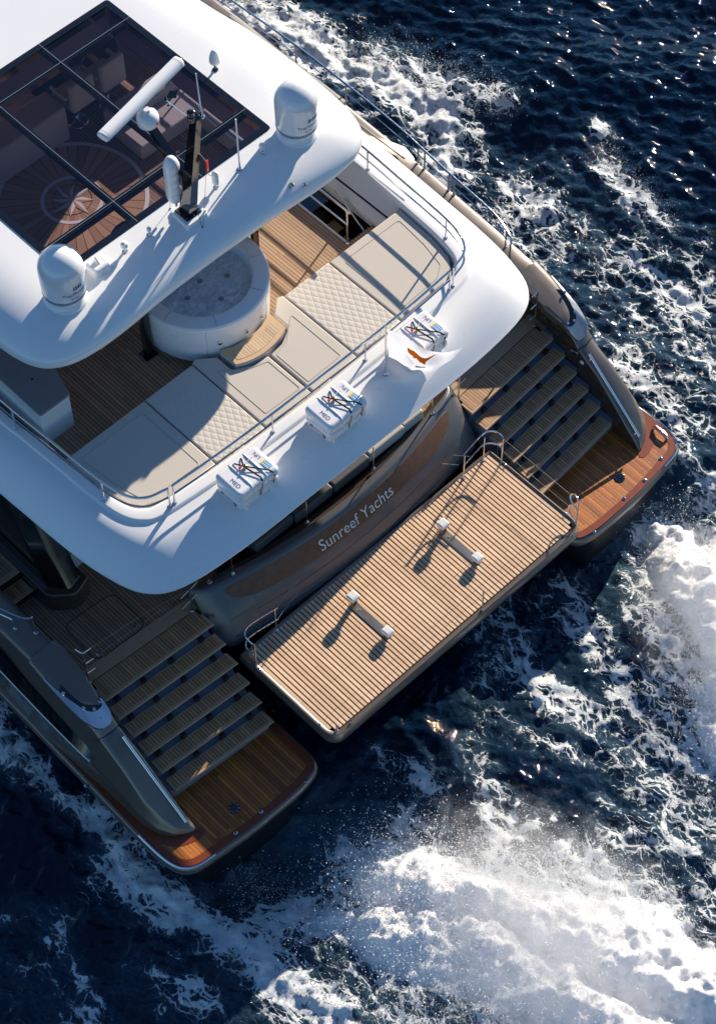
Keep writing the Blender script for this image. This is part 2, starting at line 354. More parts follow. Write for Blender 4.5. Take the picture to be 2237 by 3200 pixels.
D = dens(GX, GY)
head = math.atan2(-.45, -1.0)
edge = np.clip(np.minimum(HU - np.abs(gu), HV - np.abs(gv)) / 2.5, 0, 1).ravel()
h = waves(GX, GY, .7, 2.2, 14, .085, .5, head) + waves(GX, GY, 2.5, 8, 26, .13, .7, head, .35) + waves(GX, GY, 9, 34, 40, .25, .9, head)
h += (fbm(GX, GY, .5, 4, 5, True) - .5) * .10
rough_ = np.clip(D, 0, 1.1)
h += (fbm(GX, GY, .36, 5, 21) - .5) * .30 * np.clip(rough_ - .15, 0, 1)
big = np.clip((D - .95) / .5, 0, 1)
h += big * (.2 + .8 * fbm(GX, GY, 1.1, 4, 33)) * .40 + big * (fbm(GX, GY, .22, 3, 77, True) - .5) * .13
# hollow just behind the hulls and a smooth trough alongside
for sx in (4.4, -4.4):
    h -= .60 * np.exp(-((GX - sx) ** 2 / 2.0 + (GY - 2.5) ** 2 / .75))
GZ = ZSEA + h * edge
me = bpy.data.meshes.new('sea'); nv0 = len(GX)
outer = []
rim_i = np.concatenate([np.arange(NU), np.arange(1, NV) * NU + NU - 1, (NV - 1) * NU + np.arange(NU - 2, -1, -1), np.arange(NV - 2, 0, -1) * NU])
rx, ry = GX[rim_i] - C0[0], GY[rim_i] - C0[1]; rl_ = np.hypot(rx, ry)
ox, oy = C0[0] + rx / rl_ * 1500, C0[1] + ry / rl_ * 1500
X = np.concatenate([GX, ox]); Y = np.concatenate([GY, oy]); Z = np.concatenate([GZ, np.full(len(ox), ZSEA)])
co_ = np.stack([X, Y, Z], 1).astype(np.float32)
i0 = (np.arange(NV - 1)[:, None] * NU + np.arange(NU - 1)[None]).ravel(); q1 = np.stack([i0, i0 + 1, i0 + 1 + NU, i0 + NU], 1)
nr = len(rim_i); k = np.arange(nr); q2 = np.stack([rim_i, nv0 + k, nv0 + (k + 1) % nr, rim_i[(k + 1) % nr]], 1)
Q_ = np.concatenate([q1, q2]).astype(np.int32)
me.vertices.add(len(co_)); me.vertices.foreach_set('co', co_.ravel()); me.loops.add(Q_.size); me.loops.foreach_set('vertex_index', Q_.ravel())
me.polygons.add(len(Q_)); me.polygons.foreach_set('loop_start', np.arange(0, Q_.size, 4, dtype=np.int32)); me.polygons.foreach_set('loop_total', np.full(len(Q_), 4, np.int32)); me.update(calc_edges=True)
me.polygons.foreach_set('use_smooth', np.ones(len(Q_), bool))
at = me.attributes.new('foam_amount', 'FLOAT', 'POINT'); at.data.foreach_set('value', np.concatenate([D, np.zeros(len(ox))]).astype(np.float32))
aer = np.exp(-((GX - 4.9) ** 2 / 1.3 + (GY - 1.9) ** 2 / 1.3)) + np.exp(-((GX + 3.6) ** 2 / 1.2 + (GY - 1.9) ** 2 / 1.1)) + .5 * np.exp(-((GX + 4.6) ** 2 / 1 + (GY + 1.2) ** 2 / 1.4))
aer = np.clip(aer + .35 * np.clip(D, 0, 1), 0, 1)
at = me.attributes.new('air_amount', 'FLOAT', 'POINT'); at.data.foreach_set('value', np.concatenate([aer, np.zeros(len(ox))]).astype(np.float32))
def sea_mat():
    m, t, p = newmat('sea_water'); co = objco(t)
    fa = N(t, 'ShaderNodeAttribute', attribute_name='foam_amount').outputs['Fac']; aa = N(t, 'ShaderNodeAttribute', attribute_name='air_amount').outputs['Fac']
    wv = N(t, 'ShaderNodeTexNoise'); wv.inputs['Scale'].default_value = 2.2; wv.inputs['Detail'].default_value = 4; t.links.new(co, wv.inputs['Vector'])
    off = N(t, 'ShaderNodeVectorMath', operation='MULTIPLY_ADD'); t.links.new(wv.outputs['Color'], off.inputs[0]); off.inputs[1].default_value = (.5, .5, .5); t.links.new(co, off.inputs[2])
    mp = N(t, 'ShaderNodeMapping'); mp.inputs['Scale'].default_value = (1.30, .66, 1.); t.links.new(off.outputs[0], mp.inputs['Vector']); wc = mp.outputs[0]
    def cell(scale, rnd=1.):
        v = N(t, 'ShaderNodeTexVoronoi', feature='DISTANCE_TO_EDGE'); v.inputs['Scale'].default_value = scale; v.inputs['Randomness'].default_value = rnd; t.links.new(wc, v.inputs['Vector']); return v.outputs['Distance']
    n1 = noise(t, wc, 1.2, 7, .62); n2 = noise(t, wc, 17, 6, .7); d1 = cell(2.6); d2 = cell(6.2)
    T = mth(t, 'ADD', mth(t, 'MULTIPLY', fa, .31), mth(t, 'MULTIPLY_ADD', n1, .70, -.475))
    T = mth(t, 'SUBTRACT', T, mth(t, 'MULTIPLY', mth(t, 'SUBTRACT', .14, fa, clamp=True), .9))
    v1 = mth(t, 'SUBTRACT', T, mth(t, 'MULTIPLY', d1, .9)); v2 = mth(t, 'SUBTRACT', mth(t, 'MULTIPLY_ADD', T, .85, -.015), mth(t, 'MULTIPLY', d2, .9))
    val = mth(t, 'MAXIMUM', v1, v2); val = mth(t, 'MAXIMUM', val, mth(t, 'MULTIPLY_ADD', fa, .35, -.30)); val = mth(t, 'ADD', val, mth(t, 'MULTIPLY_ADD', n2, .30, -.15))
    def ss(a, b_, v):
        mr = N(t, 'ShaderNodeMapRange', interpolation_type='SMOOTHSTEP'); mr.inputs['From Min'].default_value = a; mr.inputs['From Max'].default_value = b_; t.links.new(v, mr.inputs['Value']); return mr.outputs[0]
    mask = ss(-.012, .05, val); halo = ss(-.16, .03, val)
    deep = mixc(t, noise(t, co, .35, 4), (.0012, .0062, .019), (.0018, .0105, .028))
    c = mixc(t, mth(t, 'MULTIPLY', aa, mth(t, 'MULTIPLY', noise(t, wc, 2.4, 6), 1.3, clamp=True)), deep, (.075, .145, .19))
    c = mixc(t, mth(t, 'MULTIPLY', halo, .20), c, (.08, .155, .23))
    n5 = ss(.35, .65, noise(t, wc, 5, 6, .65)); fl = mth(t, 'ADD', mth(t, 'MULTIPLY', n5, .55), ss(.85, 1.25, fa), clamp=True); thick = mixc(t, fl, (.56, .61, .64), (.95, .945, .93))
    c = mixc(t, mask, c, thick)
    t.links.new(c, p.inputs['Base Color']); p.inputs['IOR'].default_value = 1.333; p.inputs['Specular IOR Level'].default_value = .4
    t.links.new(mth(t, 'ADD', .03, mth(t, 'MULTIPLY', mask, .5)), p.inputs['Roughness'])
    hb = mth(t, 'ADD', mth(t, 'MULTIPLY', noise(t, co, 6, 2.5, .5, .3), .045), mth(t, 'MULTIPLY', mask, .022))
    hb = mth(t, 'ADD', hb, mth(t, 'MULTIPLY', mth(t, 'MULTIPLY', noise(t, co, 16, 8, .75), mask), .07))
    b_ = N(t, 'ShaderNodeBump'); b_.inputs['Strength'].default_value = .8; b_.inputs['Distance'].default_value = 1.; t.links.new(hb, b_.inputs['Height']); t.links.new(b_.outputs[0], p.inputs['Normal'])
    t.links.new(mth(t, 'MULTIPLY', mask, .55), p.inputs['Subsurface Weight']); p.inputs['Subsurface Radius'].default_value = (1, 1, 1); p.inputs['Subsurface Scale'].default_value = .06
    return m
me.materials.append(sea_mat())
sea = bpy.data.objects.new('sea', me); COL.objects.link(sea); tag(sea, kind='structure')
# ---- spray thrown up behind the two hulls and along the bow wave: thousands of drops, one object
dv, df = [], []
OCT = np.array([(1, 0, 0), (-1, 0, 0), (0, 1, 0), (0, -1, 0), (0, 0, 1), (0, 0, -1)], float); OF = np.array([(0, 2, 4), (2, 1, 4), (1, 3, 4), (3, 0, 4), (2, 0, 5), (1, 2, 5), (3, 1, 5), (0, 3, 5)])
def drops(pl, w_, hmax, n, rmin, rmax):
    pl = [np.array(p) for p in pl]; seg = rng.integers(0, len(pl) - 1, n); t = rng.random(n)
    P = np.array([pl[s] * (1 - a) + pl[s + 1] * a for s, a in zip(seg, t)]); P = P + rng.normal(0, w_, (n, 2))
    z = ZSEA + .05 + hmax * rng.random(n) ** 2.2; r_ = rmin + (rmax - rmin) * rng.random(n) ** 3
    c = np.concatenate([P, z[:, None]], 1); s = rng.uniform(.7, 1.5, (n, 1, 3))
    v = c[:, None, :] + OCT[None] * r_[:, None, None] * s; base = sum(len(q) for q in dv)
    dv.append(v.reshape(-1, 3)); df.append((OF[None] + (np.arange(n) * 6)[:, None, None] + base).reshape(-1, 3))
drops([(-3.4, 1.3), (-2.6, .1), (-1.8, -1.2), (-1.2, -2.6)], .55, .75, 26000, .003, .012)
drops([(-4.2, .2), (-3.2, -1.6), (-2.6, -3.6)], .6, .6, 9000, .003, .014)
drops([(-1.9, .3), (-1.2, -.6), (-.6, -1.8)], .25, .55, 3500, .003, .011)
drops([(-3.9, 1.3), (-3.4, .9)], .35, .6, 1600, .003, .012)
drops([(-5.0, 2.6), (-4.8, 1.8), (-4.9, 1.0)], .3, .4, 1500, .002, .008)
drops([(4.9, 2.0), (4.2, .8), (3.2, -.5), (2.4, -1.6)], .5, .7, 16000, .003, .011)
drops([(9.0, 14.6), (9.6, 13.2), (9.9, 12.0), (10.1, 11.3)], .3, .4, 3000, .003, .010)
drops([(10.7, 9.2), (10.3, 8), (10.1, 7)], .2, .25, 1200, .003, .008)
vv, ff = np.concatenate(dv), np.concatenate(df)
sm = bpy.data.meshes.new('sea_spray'); sm.vertices.add(len(vv)); sm.vertices.foreach_set('co', vv.astype(np.float32).ravel()); sm.loops.add(ff.size); sm.loops.foreach_set('vertex_index', ff.astype(np.int32).ravel())
sm.polygons.add(len(ff)); sm.polygons.foreach_set('loop_start', np.arange(0, ff.size, 3, dtype=np.int32)); sm.polygons.foreach_set('loop_total', np.full(len(ff), 3, np.int32)); sm.update(calc_edges=True)
mm_, tt_, pp2 = newmat('spray_drops'); pp2.inputs['Base Color'].default_value = (.88, .9, .92, 1); pp2.inputs['Roughness'].default_value = .4
sm.materials.append(mm_); so = bpy.data.objects.new('sea_spray', sm); COL.objects.link(so); tag(so, 'fine white drops of spray thrown up behind both hulls', 'spray', kind='stuff')

# ---- soft white mist hanging over the wash behind the hulls
def mist(x0, x1, y0, y1, z1, dens_, label):
    b = B(); b.box(x0, x1, y0, y1, ZSEA - .3, z1); o = b.make('spray_mist', 'white', None, smooth=False); tag(o, label, 'spray mist', kind='stuff')
    m = bpy.data.materials.new('spray_mist'); m.use_nodes = True; t = m.node_tree; t.nodes.clear(); out = N(t, 'ShaderNodeOutputMaterial'); pv = N(t, 'ShaderNodeVolumePrincipled')
    co = objco(t); s = N(t, 'ShaderNodeSeparateXYZ'); t.links.new(co, s.inputs[0]); cx, cy = (x0 + x1) / 2, (y0 + y1) / 2
    dx = mth(t, 'MULTIPLY', mth(t, 'SUBTRACT', s.outputs[0], cx), 2 / (x1 - x0)); dy = mth(t, 'MULTIPLY', mth(t, 'SUBTRACT', s.outputs[1], cy), 2 / (y1 - y0)); dz = mth(t, 'MULTIPLY', mth(t, 'SUBTRACT', s.outputs[2], ZSEA - .1), 1 / (z1 - ZSEA + .1))
    r2_ = mth(t, 'ADD', mth(t, 'ADD', mth(t, 'MULTIPLY', dx, dx), mth(t, 'MULTIPLY', dy, dy)), mth(t, 'MULTIPLY', mth(t, 'MULTIPLY', dz, dz), .9))
    f = mth(t, 'SUBTRACT', 1, r2_, clamp=True); n_ = noise(t, co, 3.6, 10, .8, .5)
    d = mth(t, 'MULTIPLY', mth(t, 'SUBTRACT', mth(t, 'ADD', mth(t, 'MULTIPLY', f, .48), n_), .70, clamp=True), dens_)
    t.links.new(d, pv.inputs['Density']); pv.inputs['Color'].default_value = (1, 1, 1, 1); pv.inputs['Anisotropy'].default_value = .0
    t.links.new(pv.outputs[0], out.inputs['Volume']); o.data.materials.clear(); o.data.materials.append(m)
mist(-4.7, .6, -5.6, 2.3, .70, 4.2, 'soft white mist over the wash behind the near hull')
mist(1.9, 6.8, -2.6, 2.75, .60, 4.5, 'soft white mist over the wash behind the far hull')
sc.cycles.volume_step_rate = 2.0; sc.cycles.volume_bounces = 6; sc.cycles.max_bounces = 10

# ================================================================== THE YACHT
yacht = EMP('catamaran_yacht', (0, 0, 0), 'large bronze and white catamaran motor yacht under way, teak decks and stern stairs', 'yacht')
CA = [(3.15, 19), (3.3, 15), (3.41, 12.3), (3.53, 11.2), (3.56, 10.3), (3.545, 9.7), (3.52, 9.2), (3.47, 8.75), (3.37, 8.42), (3.2, 8.2), (2.9, 8.04), (2.45, 7.97), (1.9, 7.97), (1.0, 8.03), (0, 8.05)]
# ---------------- hulls
def lerp1(tab, y, k):
    for i in range(len(tab) - 1):
        a, b = tab[i], tab[i + 1]
        if a[0] >= y >= b[0]:
            t = (a[0] - y) / (a[0] - b[0]); return a[k] * (1 - t) + b[k] * t
    return tab[0][k] if y > tab[0][0] else tab[-1][k]
#        y     capz  cin   cout  wallx(at ledge)
CAP = [(30., 3.55, 4.9, 5.35, 5.4), (20., 3.35, 5.15, 5.6, 5.65), (14., 3.12, 5.2, 5.78, 5.8), (9., 2.92, 5.2, 5.74, 5.80), (7.2, 2.84, 5.19, 5.68, 5.82), (6.5, 2.78, 5.18, 5.66, 5.84), (5.9, 2.60, 5.19, 5.66, 5.82),
       (5.45, 2.44, 5.20, 5.64, 5.80), (5.15, 2.28, 5.21, 5.61, 5.78), (4.95, 2.06, 5.21, 5.60, 5.76), (4.5, 1.79, 5.20, 5.61, 5.75), (4.0, 1.34, 5.19, 5.63, 5.74), (3.7, 1.06, 5.18, 5.56, 5.67), (3.5, .89, 5.175, 5.44, 5.53), (3.41, .81, 5.17, 5.33, 5.40), (3.33, .73, 5.165, 5.20, 5.22)]
DECK = [(2.97, 5.6), (2.97, 4.6), (2.97, 3.8), (2.97, 3.3), (2.975, 3.06), (3.02, 2.88), (3.12, 2.78), (3.30, 2.73), (3.6, 2.70), (4.1, 2.70), (4.6, 2.72), (5.25, 2.79), (5.58, 2.84), (5.76, 2.95), (5.86, 3.12), (5.91, 3.4), (5.92, 3.9), (5.90, 4.8), (5.88, 6.0), (5.86, 7.0), (5.85, 8.2), (5.83, 10), (5.8, 14), (5.6, 20), (5.3, 30)]
deckout = [p for p in cr(DECK, 4)]
for S in (1, -1):
    side = 'starboard' if S > 0 else 'port'
    b = B()
    # fin, cap and hull side as one loft along y
    rings = []
    ys = [30, 24, 20, 17, 14, 12, 10, 9, 8, 7.2, 6.8, 6.5, 6.2, 5.9, 5.65, 5.45, 5.3, 5.15, 5.04, 4.96, 4.955, 4.75, 4.5, 4.25, 4.0, 3.85, 3.7, 3.58, 3.5, 3.45, 3.41, 3.37, 3.34]
    for y in ys:
        z, ci, co_, wx_ = (lerp1(CAP, y, k) for k in (1, 2, 3, 4))
        if y > 4.955: zb = 0
        lo = .62
        k = min(1, (z - .7) / 1.2)
        rings.append([(S * ci, y, lo), (S * ci, y, z - .05), (S * (ci + .02), y, z - .012), (S * (ci + .06), y, z + .004), (S * (ci * .55 + co_ * .45), y, z + .018), (S * (co_ - .10 * k), y, z + .002), (S * (co_ - .03), y, z - .03 * k - .005), (S * co_, y, z - .09 * k),
                      (S * (co_ + (wx_ - co_) * .35), y, z - (z - .7) * .22), (S * (co_ + (wx_ - co_) * .8 + .03 * k), y, z - (z - .7) * .42), (S * (wx_ + .03 * k), y, z - (z - .7) * .5), (S * (wx_ - .02), y, z - (z - .7) * .8), (S * wx_, y, lo)])
    b.loft(rings, False, False, False)
    b.add([*rings[-1]], [tuple(range(13))])
    hull = b.make('hull', 'bronze', yacht, ang=50, label=None)
    # swim deck edge moulding: rounded rubbing strake
    b = B(); lv = []
    for d, z in ((.12, .685), (.02, .685), (-.01, .67), (-.02, .62), (.0, .53), (.05, .47), (.10, .44), (.14, .40), (.20, .36)):
        lv.append([(S * x, y, z) for x, y in inset(deckout, d)] if False else None)
    def off(poly, d):
        n = len(poly); out = []
        for i in range(n):
            a = Vector(poly[max(i - 1, 0)]); c = Vector(poly[min(i + 1, n - 1)]); t = (c - a).normalized(); out.append((poly[i][0] - t.y * d, poly[i][1] + t.x * d))
        return out
    rows = []
    for d, z in ((.14, .690), (.045, .690), (.012, .672), (-.015, .62), (-.01, .54), (.02, .48)):
        rows.append([(S * x, y, z) for x, y in off(deckout, d)])
    b.loft(rows, False)
    b.make('rubbing_strake', 'bronze', hull, ang=60)
    b = B(); rows = []
    for d, z in ((.03, .485), (.05, .46), (.11, .43), (.20, .40)):
        rows.append([(S * x, y, z) for x, y in off(deckout, d)])
    b.loft(rows, False); b.make('lower_strake', 'black', hull, ang=60)
    # underwater hull body and dark stern
    b = B(); body = cr([(3.2, 30), (3.25, 14), (3.25, 7), (3.25, 4.2), (3.27, 3.3), (3.36, 2.98), (3.7, 2.83), (4.5, 2.84), (5.2, 2.92), (5.48, 3.12), (5.6, 3.6), (5.66, 4.3), (5.7, 7), (5.66, 14), (5.4, 22), (4.9, 30)], 4)
    rows = [[(S * x, y, z) for x, y in off(body, d)] for d, z in ((-.02, .5), (-.01, .2), (.02, -.2), (.06, -.55), (.14, -.85), (.32, -1.15), (.7, -1.5))]
    b.loft(rows, False, ); b.make('stern_body', 'antifoul', hull, ang=60)
    # swim deck teak
    b = B(); tk = off(deckout, .10); tk = [p for p in tk if p[1] < 8.3]
    poly = [p for p in tk if p[1] < 8.2] + [(5.6, 8.2), (5.6, 5.6)]
    poly = mir(poly, S)
    b.prism(poly, .60, .700)
    b.make('swim_deck', 'teakwet', hull, ang=30)
    # darker border plank and inlay round fin foot, 4 mm proud
    b = B(); o1 = [p for p in off(deckout, .055) if p[1] < 6.5]; o2 = [p for p in off(deckout, .175) if p[1] < 6.5]
    m_ = min(len(o1), len(o2)); b.loft([[(S * x, y, .692) for x, y in o1[:m_]], [(S * x, y, .705) for x, y in o1[:m_]], [(S * x, y, .705) for x, y in o2[:m_]], [(S * x, y, .692) for x, y in o2[:m_]]], False)
    fo = [(5.86, 4.4), (5.83, 3.95), (5.77, 3.62), (5.62, 3.36), (5.40, 3.23), (5.16, 3.19), (5.08, 3.24)]; fi = [(5.75, 4.4), (5.71, 3.98), (5.62, 3.68), (5.50, 3.50), (5.34, 3.38), (5.15, 3.33), (5.12, 3.34)]
    fo, fi = cr(fo, 4), cr(fi, 4)
    b.loft([[(S * x, y, .692) for x, y in fo], [(S * x, y, .706) for x, y in fo], [(S * x, y, .706) for x, y in fi]], False)
    b.make('border_plank', 'teakborderwet', hull, ang=30)
    # chrome edge strip on the corner
    b = B(); st = [p for p in off(deckout, .028) if (p[0] > 5.2 and p[1] < 3.95)]
    b.tube([(S * x, y, .704) for x, y in st], .020, 6, flat=.6); b.make('edge_strip', 'steel', hull)
    if S > 0:
        b = B(); b.tube([(S * 5.735, 3.50, .72), (S * 5.735, 3.47, .765), (S * 5.73, 3.33, .775), (S * 5.722, 3.20, .765), (S * 5.72, 3.17, .72)], .026, 8); b.make('mooring_cleat', 'steel', hull)
    else:
        b = B(); b.lathe([(0, .03), (.03, .02), (.035, -.01)], (-5.93, 5.15, .66), 12); b.make('side_fitting', 'steel', hull)
    # deck hatch plate with bolts and three flush fittings
    b = B(); b.lathe([(.095, 0), (.095, .008), (.088, .011), (0, .011)], (S * 4.51, 3.20, .70), 28, 0)
    for k in range(8): b.lathe([(.009, 0), (.009, .016), (0, .017)], (S * 4.51 + .078 * math.cos(k * .785), 3.20 + .078 * math.sin(k * .785), .70), 8, 1)
    b.make('inspection_plate', ['black', 'steel'], hull)
    for fx, fy in ((4.78, 2.86), (4.245, 2.853), (3.374, 2.744), (5.32, 2.97)):
        if S < 0 and fx > 5: continue
        b = B(); b.lathe([(.034, 0), (.034, .010), (.022, .014), (.018, .006), (0, .006)], (S * fx, fy, .703), 18, 0); b.lathe([(.012, .0), (.012, .012), (0, .012)], (S * fx, fy, .703), 10, 1)
        b.make('deck_fitting', ['steel', 'black'], hull)
    # handrail on the fin
    b = B(); a, c = (S * 5.295, 4.79, 2.03), (S * 5.27, 3.46, .93)
    b.tube([a, c], .026, 12)
    for t in (.05, .95):
        p = [a[i] * (1 - t) + c[i] * t for i in range(3)]; b.tube([(p[0] - S * .05, p[1] + .01, p[2] - .14), (p[0] - S * .045, p[1] + .01, p[2] - .06), p], .014, 8)
        b.lathe([(.028, 0), (.026, .015), (0, .02)], (p[0] - S * .05, p[1] + .01, p[2] - .115), 12)
    b.make('handrail', 'steel', hull)
    # cap hood over the fairlead recess, chrome plate, rollers
    b = B(); out = rpoly([(5.06, 6.42), (5.08, 5.95), (5.20, 5.38), (5.235, 5.30), (5.42, 5.36), (5.60, 5.60), (5.70, 6.0), (5.705, 6.42)], .05)
    hz = lambda x, y: lerp1(CAP, y, 1) + .045 - .25 * max(0, abs(x) - 5.5) - 1.6 * max(0, abs(x) - 5.6) ** 2 - .12 * max(0, 5.21 - abs(x))
    hood = B(); hs = cr([(6.45, 5.13, 5.70), (6.1, 5.12, 5.705), (5.8, 5.14, 5.67), (5.6, 5.165, 5.59), (5.45, 5.19, 5.50), (5.36, 5.21, 5.42), (5.31, 5.24, 5.36), (5.295, 5.27, 5.32)], 3); rows = []
    for i_, (y, xa, xb) in enumerate(hs):
        zb = lerp1(CAP, y, 1); tz = .035 * min(1, max(.0, (y - 5.285) / .10) ** .5); w_ = xb - xa
        rows.append([(S * x, y, z) for x, z in ((xa - .0, zb - .14), (xa, zb - .03 + tz * .3), (xa + .02 * min(1, w_ * 4), zb + tz * .85), (xa + w_ * .15, zb + tz), (xa + w_ * .5, zb + tz + .012), (xb - w_ * .25, zb + tz), (xb - w_ * .1, zb + tz * .7 - .01), (xb - w_ * .02, zb - .03), (xb, zb - .12))])
    hood.loft(rows, False); hood.add(rows[0], [tuple(range(9))]); hood.add(rows[-1], [tuple(range(9))]); hood.make('fairlead_hood', 'bronze', hull, ang=60)
    b = B(); cp = cr([(5.20, 5.33), (5.22, 5.12), (5.30, 5.03), (5.46, 5.03), (5.58, 5.12), (5.66, 5.35), (5.69, 5.7), (5.70, 6.1)], 4); ci_ = cr([(5.22, 5.36), (5.26, 5.26), (5.36, 5.24), (5.45, 5.27), (5.53, 5.37), (5.60, 5.6), (5.65, 5.85), (5.68, 6.1)], 4)
    b.loft([[(S * x, y, lerp1(CAP, y, 1) - .0) for x, y in cp], [(S * x, y, lerp1(CAP, y, 1) + .045 - .3 * max(0, x - 5.55)) for x, y in cp], [(S * x, y, lerp1(CAP, y, 1) + .050 - .3 * max(0, x - 5.55)) for x, y in ci_]], False)
    b.make('chrome_plate', 'steelflat' if S > 0 else 'steel', hull, ang=40)
    b = B(); b.prism(mir([(5.215, 5.36), (5.26, 5.25), (5.36, 5.23), (5.45, 5.26), (5.53, 5.36), (5.60, 5.6), (5.64, 5.80), (5.5, 5.9), (5.25, 5.9)], S), 2.2, lambda x, y: lerp1(CAP, y, 1) + .0345); b.make('fairlead_recess', 'black', hull)
    for x, y in ((5.27, 5.30), (5.40, 5.27), (5.52, 5.37), (5.62, 5.72)):
        b = B(); b.lathe([(.026, 0), (.026, .01), (.018, .02), (.018, .065), (.028, .075), (.028, .085), (0, .09)], (S * x, y, lerp1(CAP, y, 1)), 14); b.make('fairlead_roller', 'steel', hull)
    # joint lines in the cap
    for y0, z0 in ((6.46, 2.80), (4.955, 2.07)):
        b = B(); b.tube([(S * 5.19, y0, lerp1(CAP, y0, 1) - .1), (S * 5.20, y0, lerp1(CAP, y0, 1) + .0), (S * 5.40, y0 - .02, lerp1(CAP, y0, 1) + .018), (S * 5.58, y0 + .03, lerp1(CAP, y0, 1) - .005), (S * 5.66, y0 + .1, lerp1(CAP, y0, 1) - .1)], .010, 6); b.make('cap_joint', 'black', hull)
    if S > 0:
        for y0 in (9.30, 8.50):
            b = B(); b.tube([(5.18, y0, 2.6), (5.19, y0, lerp1(CAP, y0, 1) + .0), (5.45, y0, lerp1(CAP, y0, 1) + .014), (5.74, y0 + .05, lerp1(CAP, y0, 1) - .03)], .009, 6); b.make('cap_joint', 'black', hull)
    # long dark hull window with a bright lower frame line
    b = B(); st = [(5.885, 8.6, 1.95), (5.885, 7.2, 1.92), (5.880, 6.6, 1.84), (5.870, 5.9, 1.74), (5.84, 5.25, 1.62), (5.815, 5.02, 1.57)]
    st = cr(st, 4); b.loft([[(S * (x + .012), y, z - .03) for x, y, z in st], [(S * (x + .02), y, z) for x, y, z in st], [(S * (x - .012), y, z + .03) for x, y, z in st]], False)
    b.make('window_trim', 'steelflat', hull)
    b = B(); b.loft([[(S * (x + .006), y, z + .02) for x, y, z in st], [(S * (x - .06 - .06 * (i / len(st))), y, z + .55 - .50 * (i / len(st)) ** 1.2) for i, (x, y, z) in enumerate(st)]], False); b.make('hull_window', 'black', hull)
    # dark inner face beside the stairs
    b = B(); zz = [(y, lerp1(CAP, y, 1) - .07, lerp1(CAP, y, 2)) for y in (7.4, 6.5, 5.9, 5.45, 5.15, 4.95, 4.5, 4, 3.6, 3.4)]
    b.loft([[(S * (c - .012), y, z) for y, z, c in zz], [(S * (c - .012), y, .701) for y, z, c in zz]], False); b.make('stair_wall', 'brownwall', hull)
    if S > 0:
        b = B(); b.box(5.155, 5.185, 4.93, 5.08, 1.95, 2.02, .006); b.make('vent_plate', 'steel', hull)
        b = B(); b.box(5.15, 5.185, 4.78, 4.86, 1.84, 1.91, .015); b.make('courtesy_light', 'white', hull)

# ---------------- stairs at both sides
for S in (1, -1):
    b = B(); side = 'starboard' if S > 0 else 'port'
    # solid stepped block behind the treads: risers
    for k in range(6):
        z = ZK - .202 * k; xi = 2.96 + .03 * k; xo = 5.185
        yi = 5.29 - .306 * k + .10; yo = 5.44 - .306 * k + .10
        b.prism(mir([(xi + .03, yi), (xi + .03, yi + .5), (xo, yo + .5), (xo, yo)], S), .70 if k > 3 else z - .5, z - .045)
    fl = b.make('stair_flight', 'riser', yacht, ang=30)
    for k in range(6):
        z = ZK - .202 * k; xi = 2.94 + .034 * k; xo = 5.10 - .006 * k; yi = 5.29 - .306 * k; yo = 5.44 - .302 * k; dep = .27 if k else .42
        sl = (yo - yi) / (xo - xi)
        P = lambda x, d: (x, yi + (x - xi) * sl + d)
        # outer frame with mitred ends
        fr = [P(xi, 0), P(xo, 0), P(xo + (0.0 if k else .08), dep), P(xi - .10, dep)] if False else [P(xi, 0), P(xo, 0), P(xo - .09, dep) if k else P(xo + .06, dep), P(xi - (.0 if k else .0) - .13, dep)]
        fr = [P(xi, 0), P(xo, 0), P(xo - .02, dep), P(xi + .01, dep)]
        b = B(); b.prism(mir(fr, S), z - .045, z, .008, 2)
        t = b.make('tread', 'teakplain', fl, ang=30)
        ins = [P(xi + .055, .046), P(xo - .06, .046), P(xo - .07, dep - .028), P(xi + .06, dep - .028)]
        b = B(); b.prism(mir(ins, S), z - .01, z + .004); 
        o = b.make('tread_field', 'teaktread', fl, ang=30)
        # dark supporting brackets and lights below
        if k:
            for q in (.12, .40, .66, .90):
                x = xi + (xo - xi) * q; px, py = P(x, dep + .005)
                b = B(); b.box(S * px - .045, S * px + .045, py - .02, py + .06, z - .0, z + .08, .004, 1); b.make('step_bracket', 'blackmat', fl, ang=30)
        if k in (1, 2):
            pass
# inner dark cheek of the stairs is the transom side, built with the transom

# ---------------- cockpit deck
b = B()
ckp = [(-5.19, 5.70), (-2.90, 5.56), (-2.88, 5.9), (2.88, 5.9), (2.90, 5.56), (5.19, 5.70), (5.19, 8.0), (5.19, 14), (-5.19, 14), (-5.19, 7.72)]
b.prism(ckp, ZK - .12, ZK)
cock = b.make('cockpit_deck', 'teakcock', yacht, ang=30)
for S in (1, -1):
    yo = lambda x: 5.29 + (abs(x) - 2.94) * .0695 + .42
    for a_, c_ in ((-.014, .155), (.160, .235)):
        b = B(); b.prism(mir([(2.85, yo(2.85) + a_), (5.18, yo(5.18) + a_), (5.18, yo(5.18) + c_), (2.85, yo(2.85) + c_)], S), ZK - .02, ZK + .005)
        b.make('margin_plank', 'teakplain', cock, ang=30)
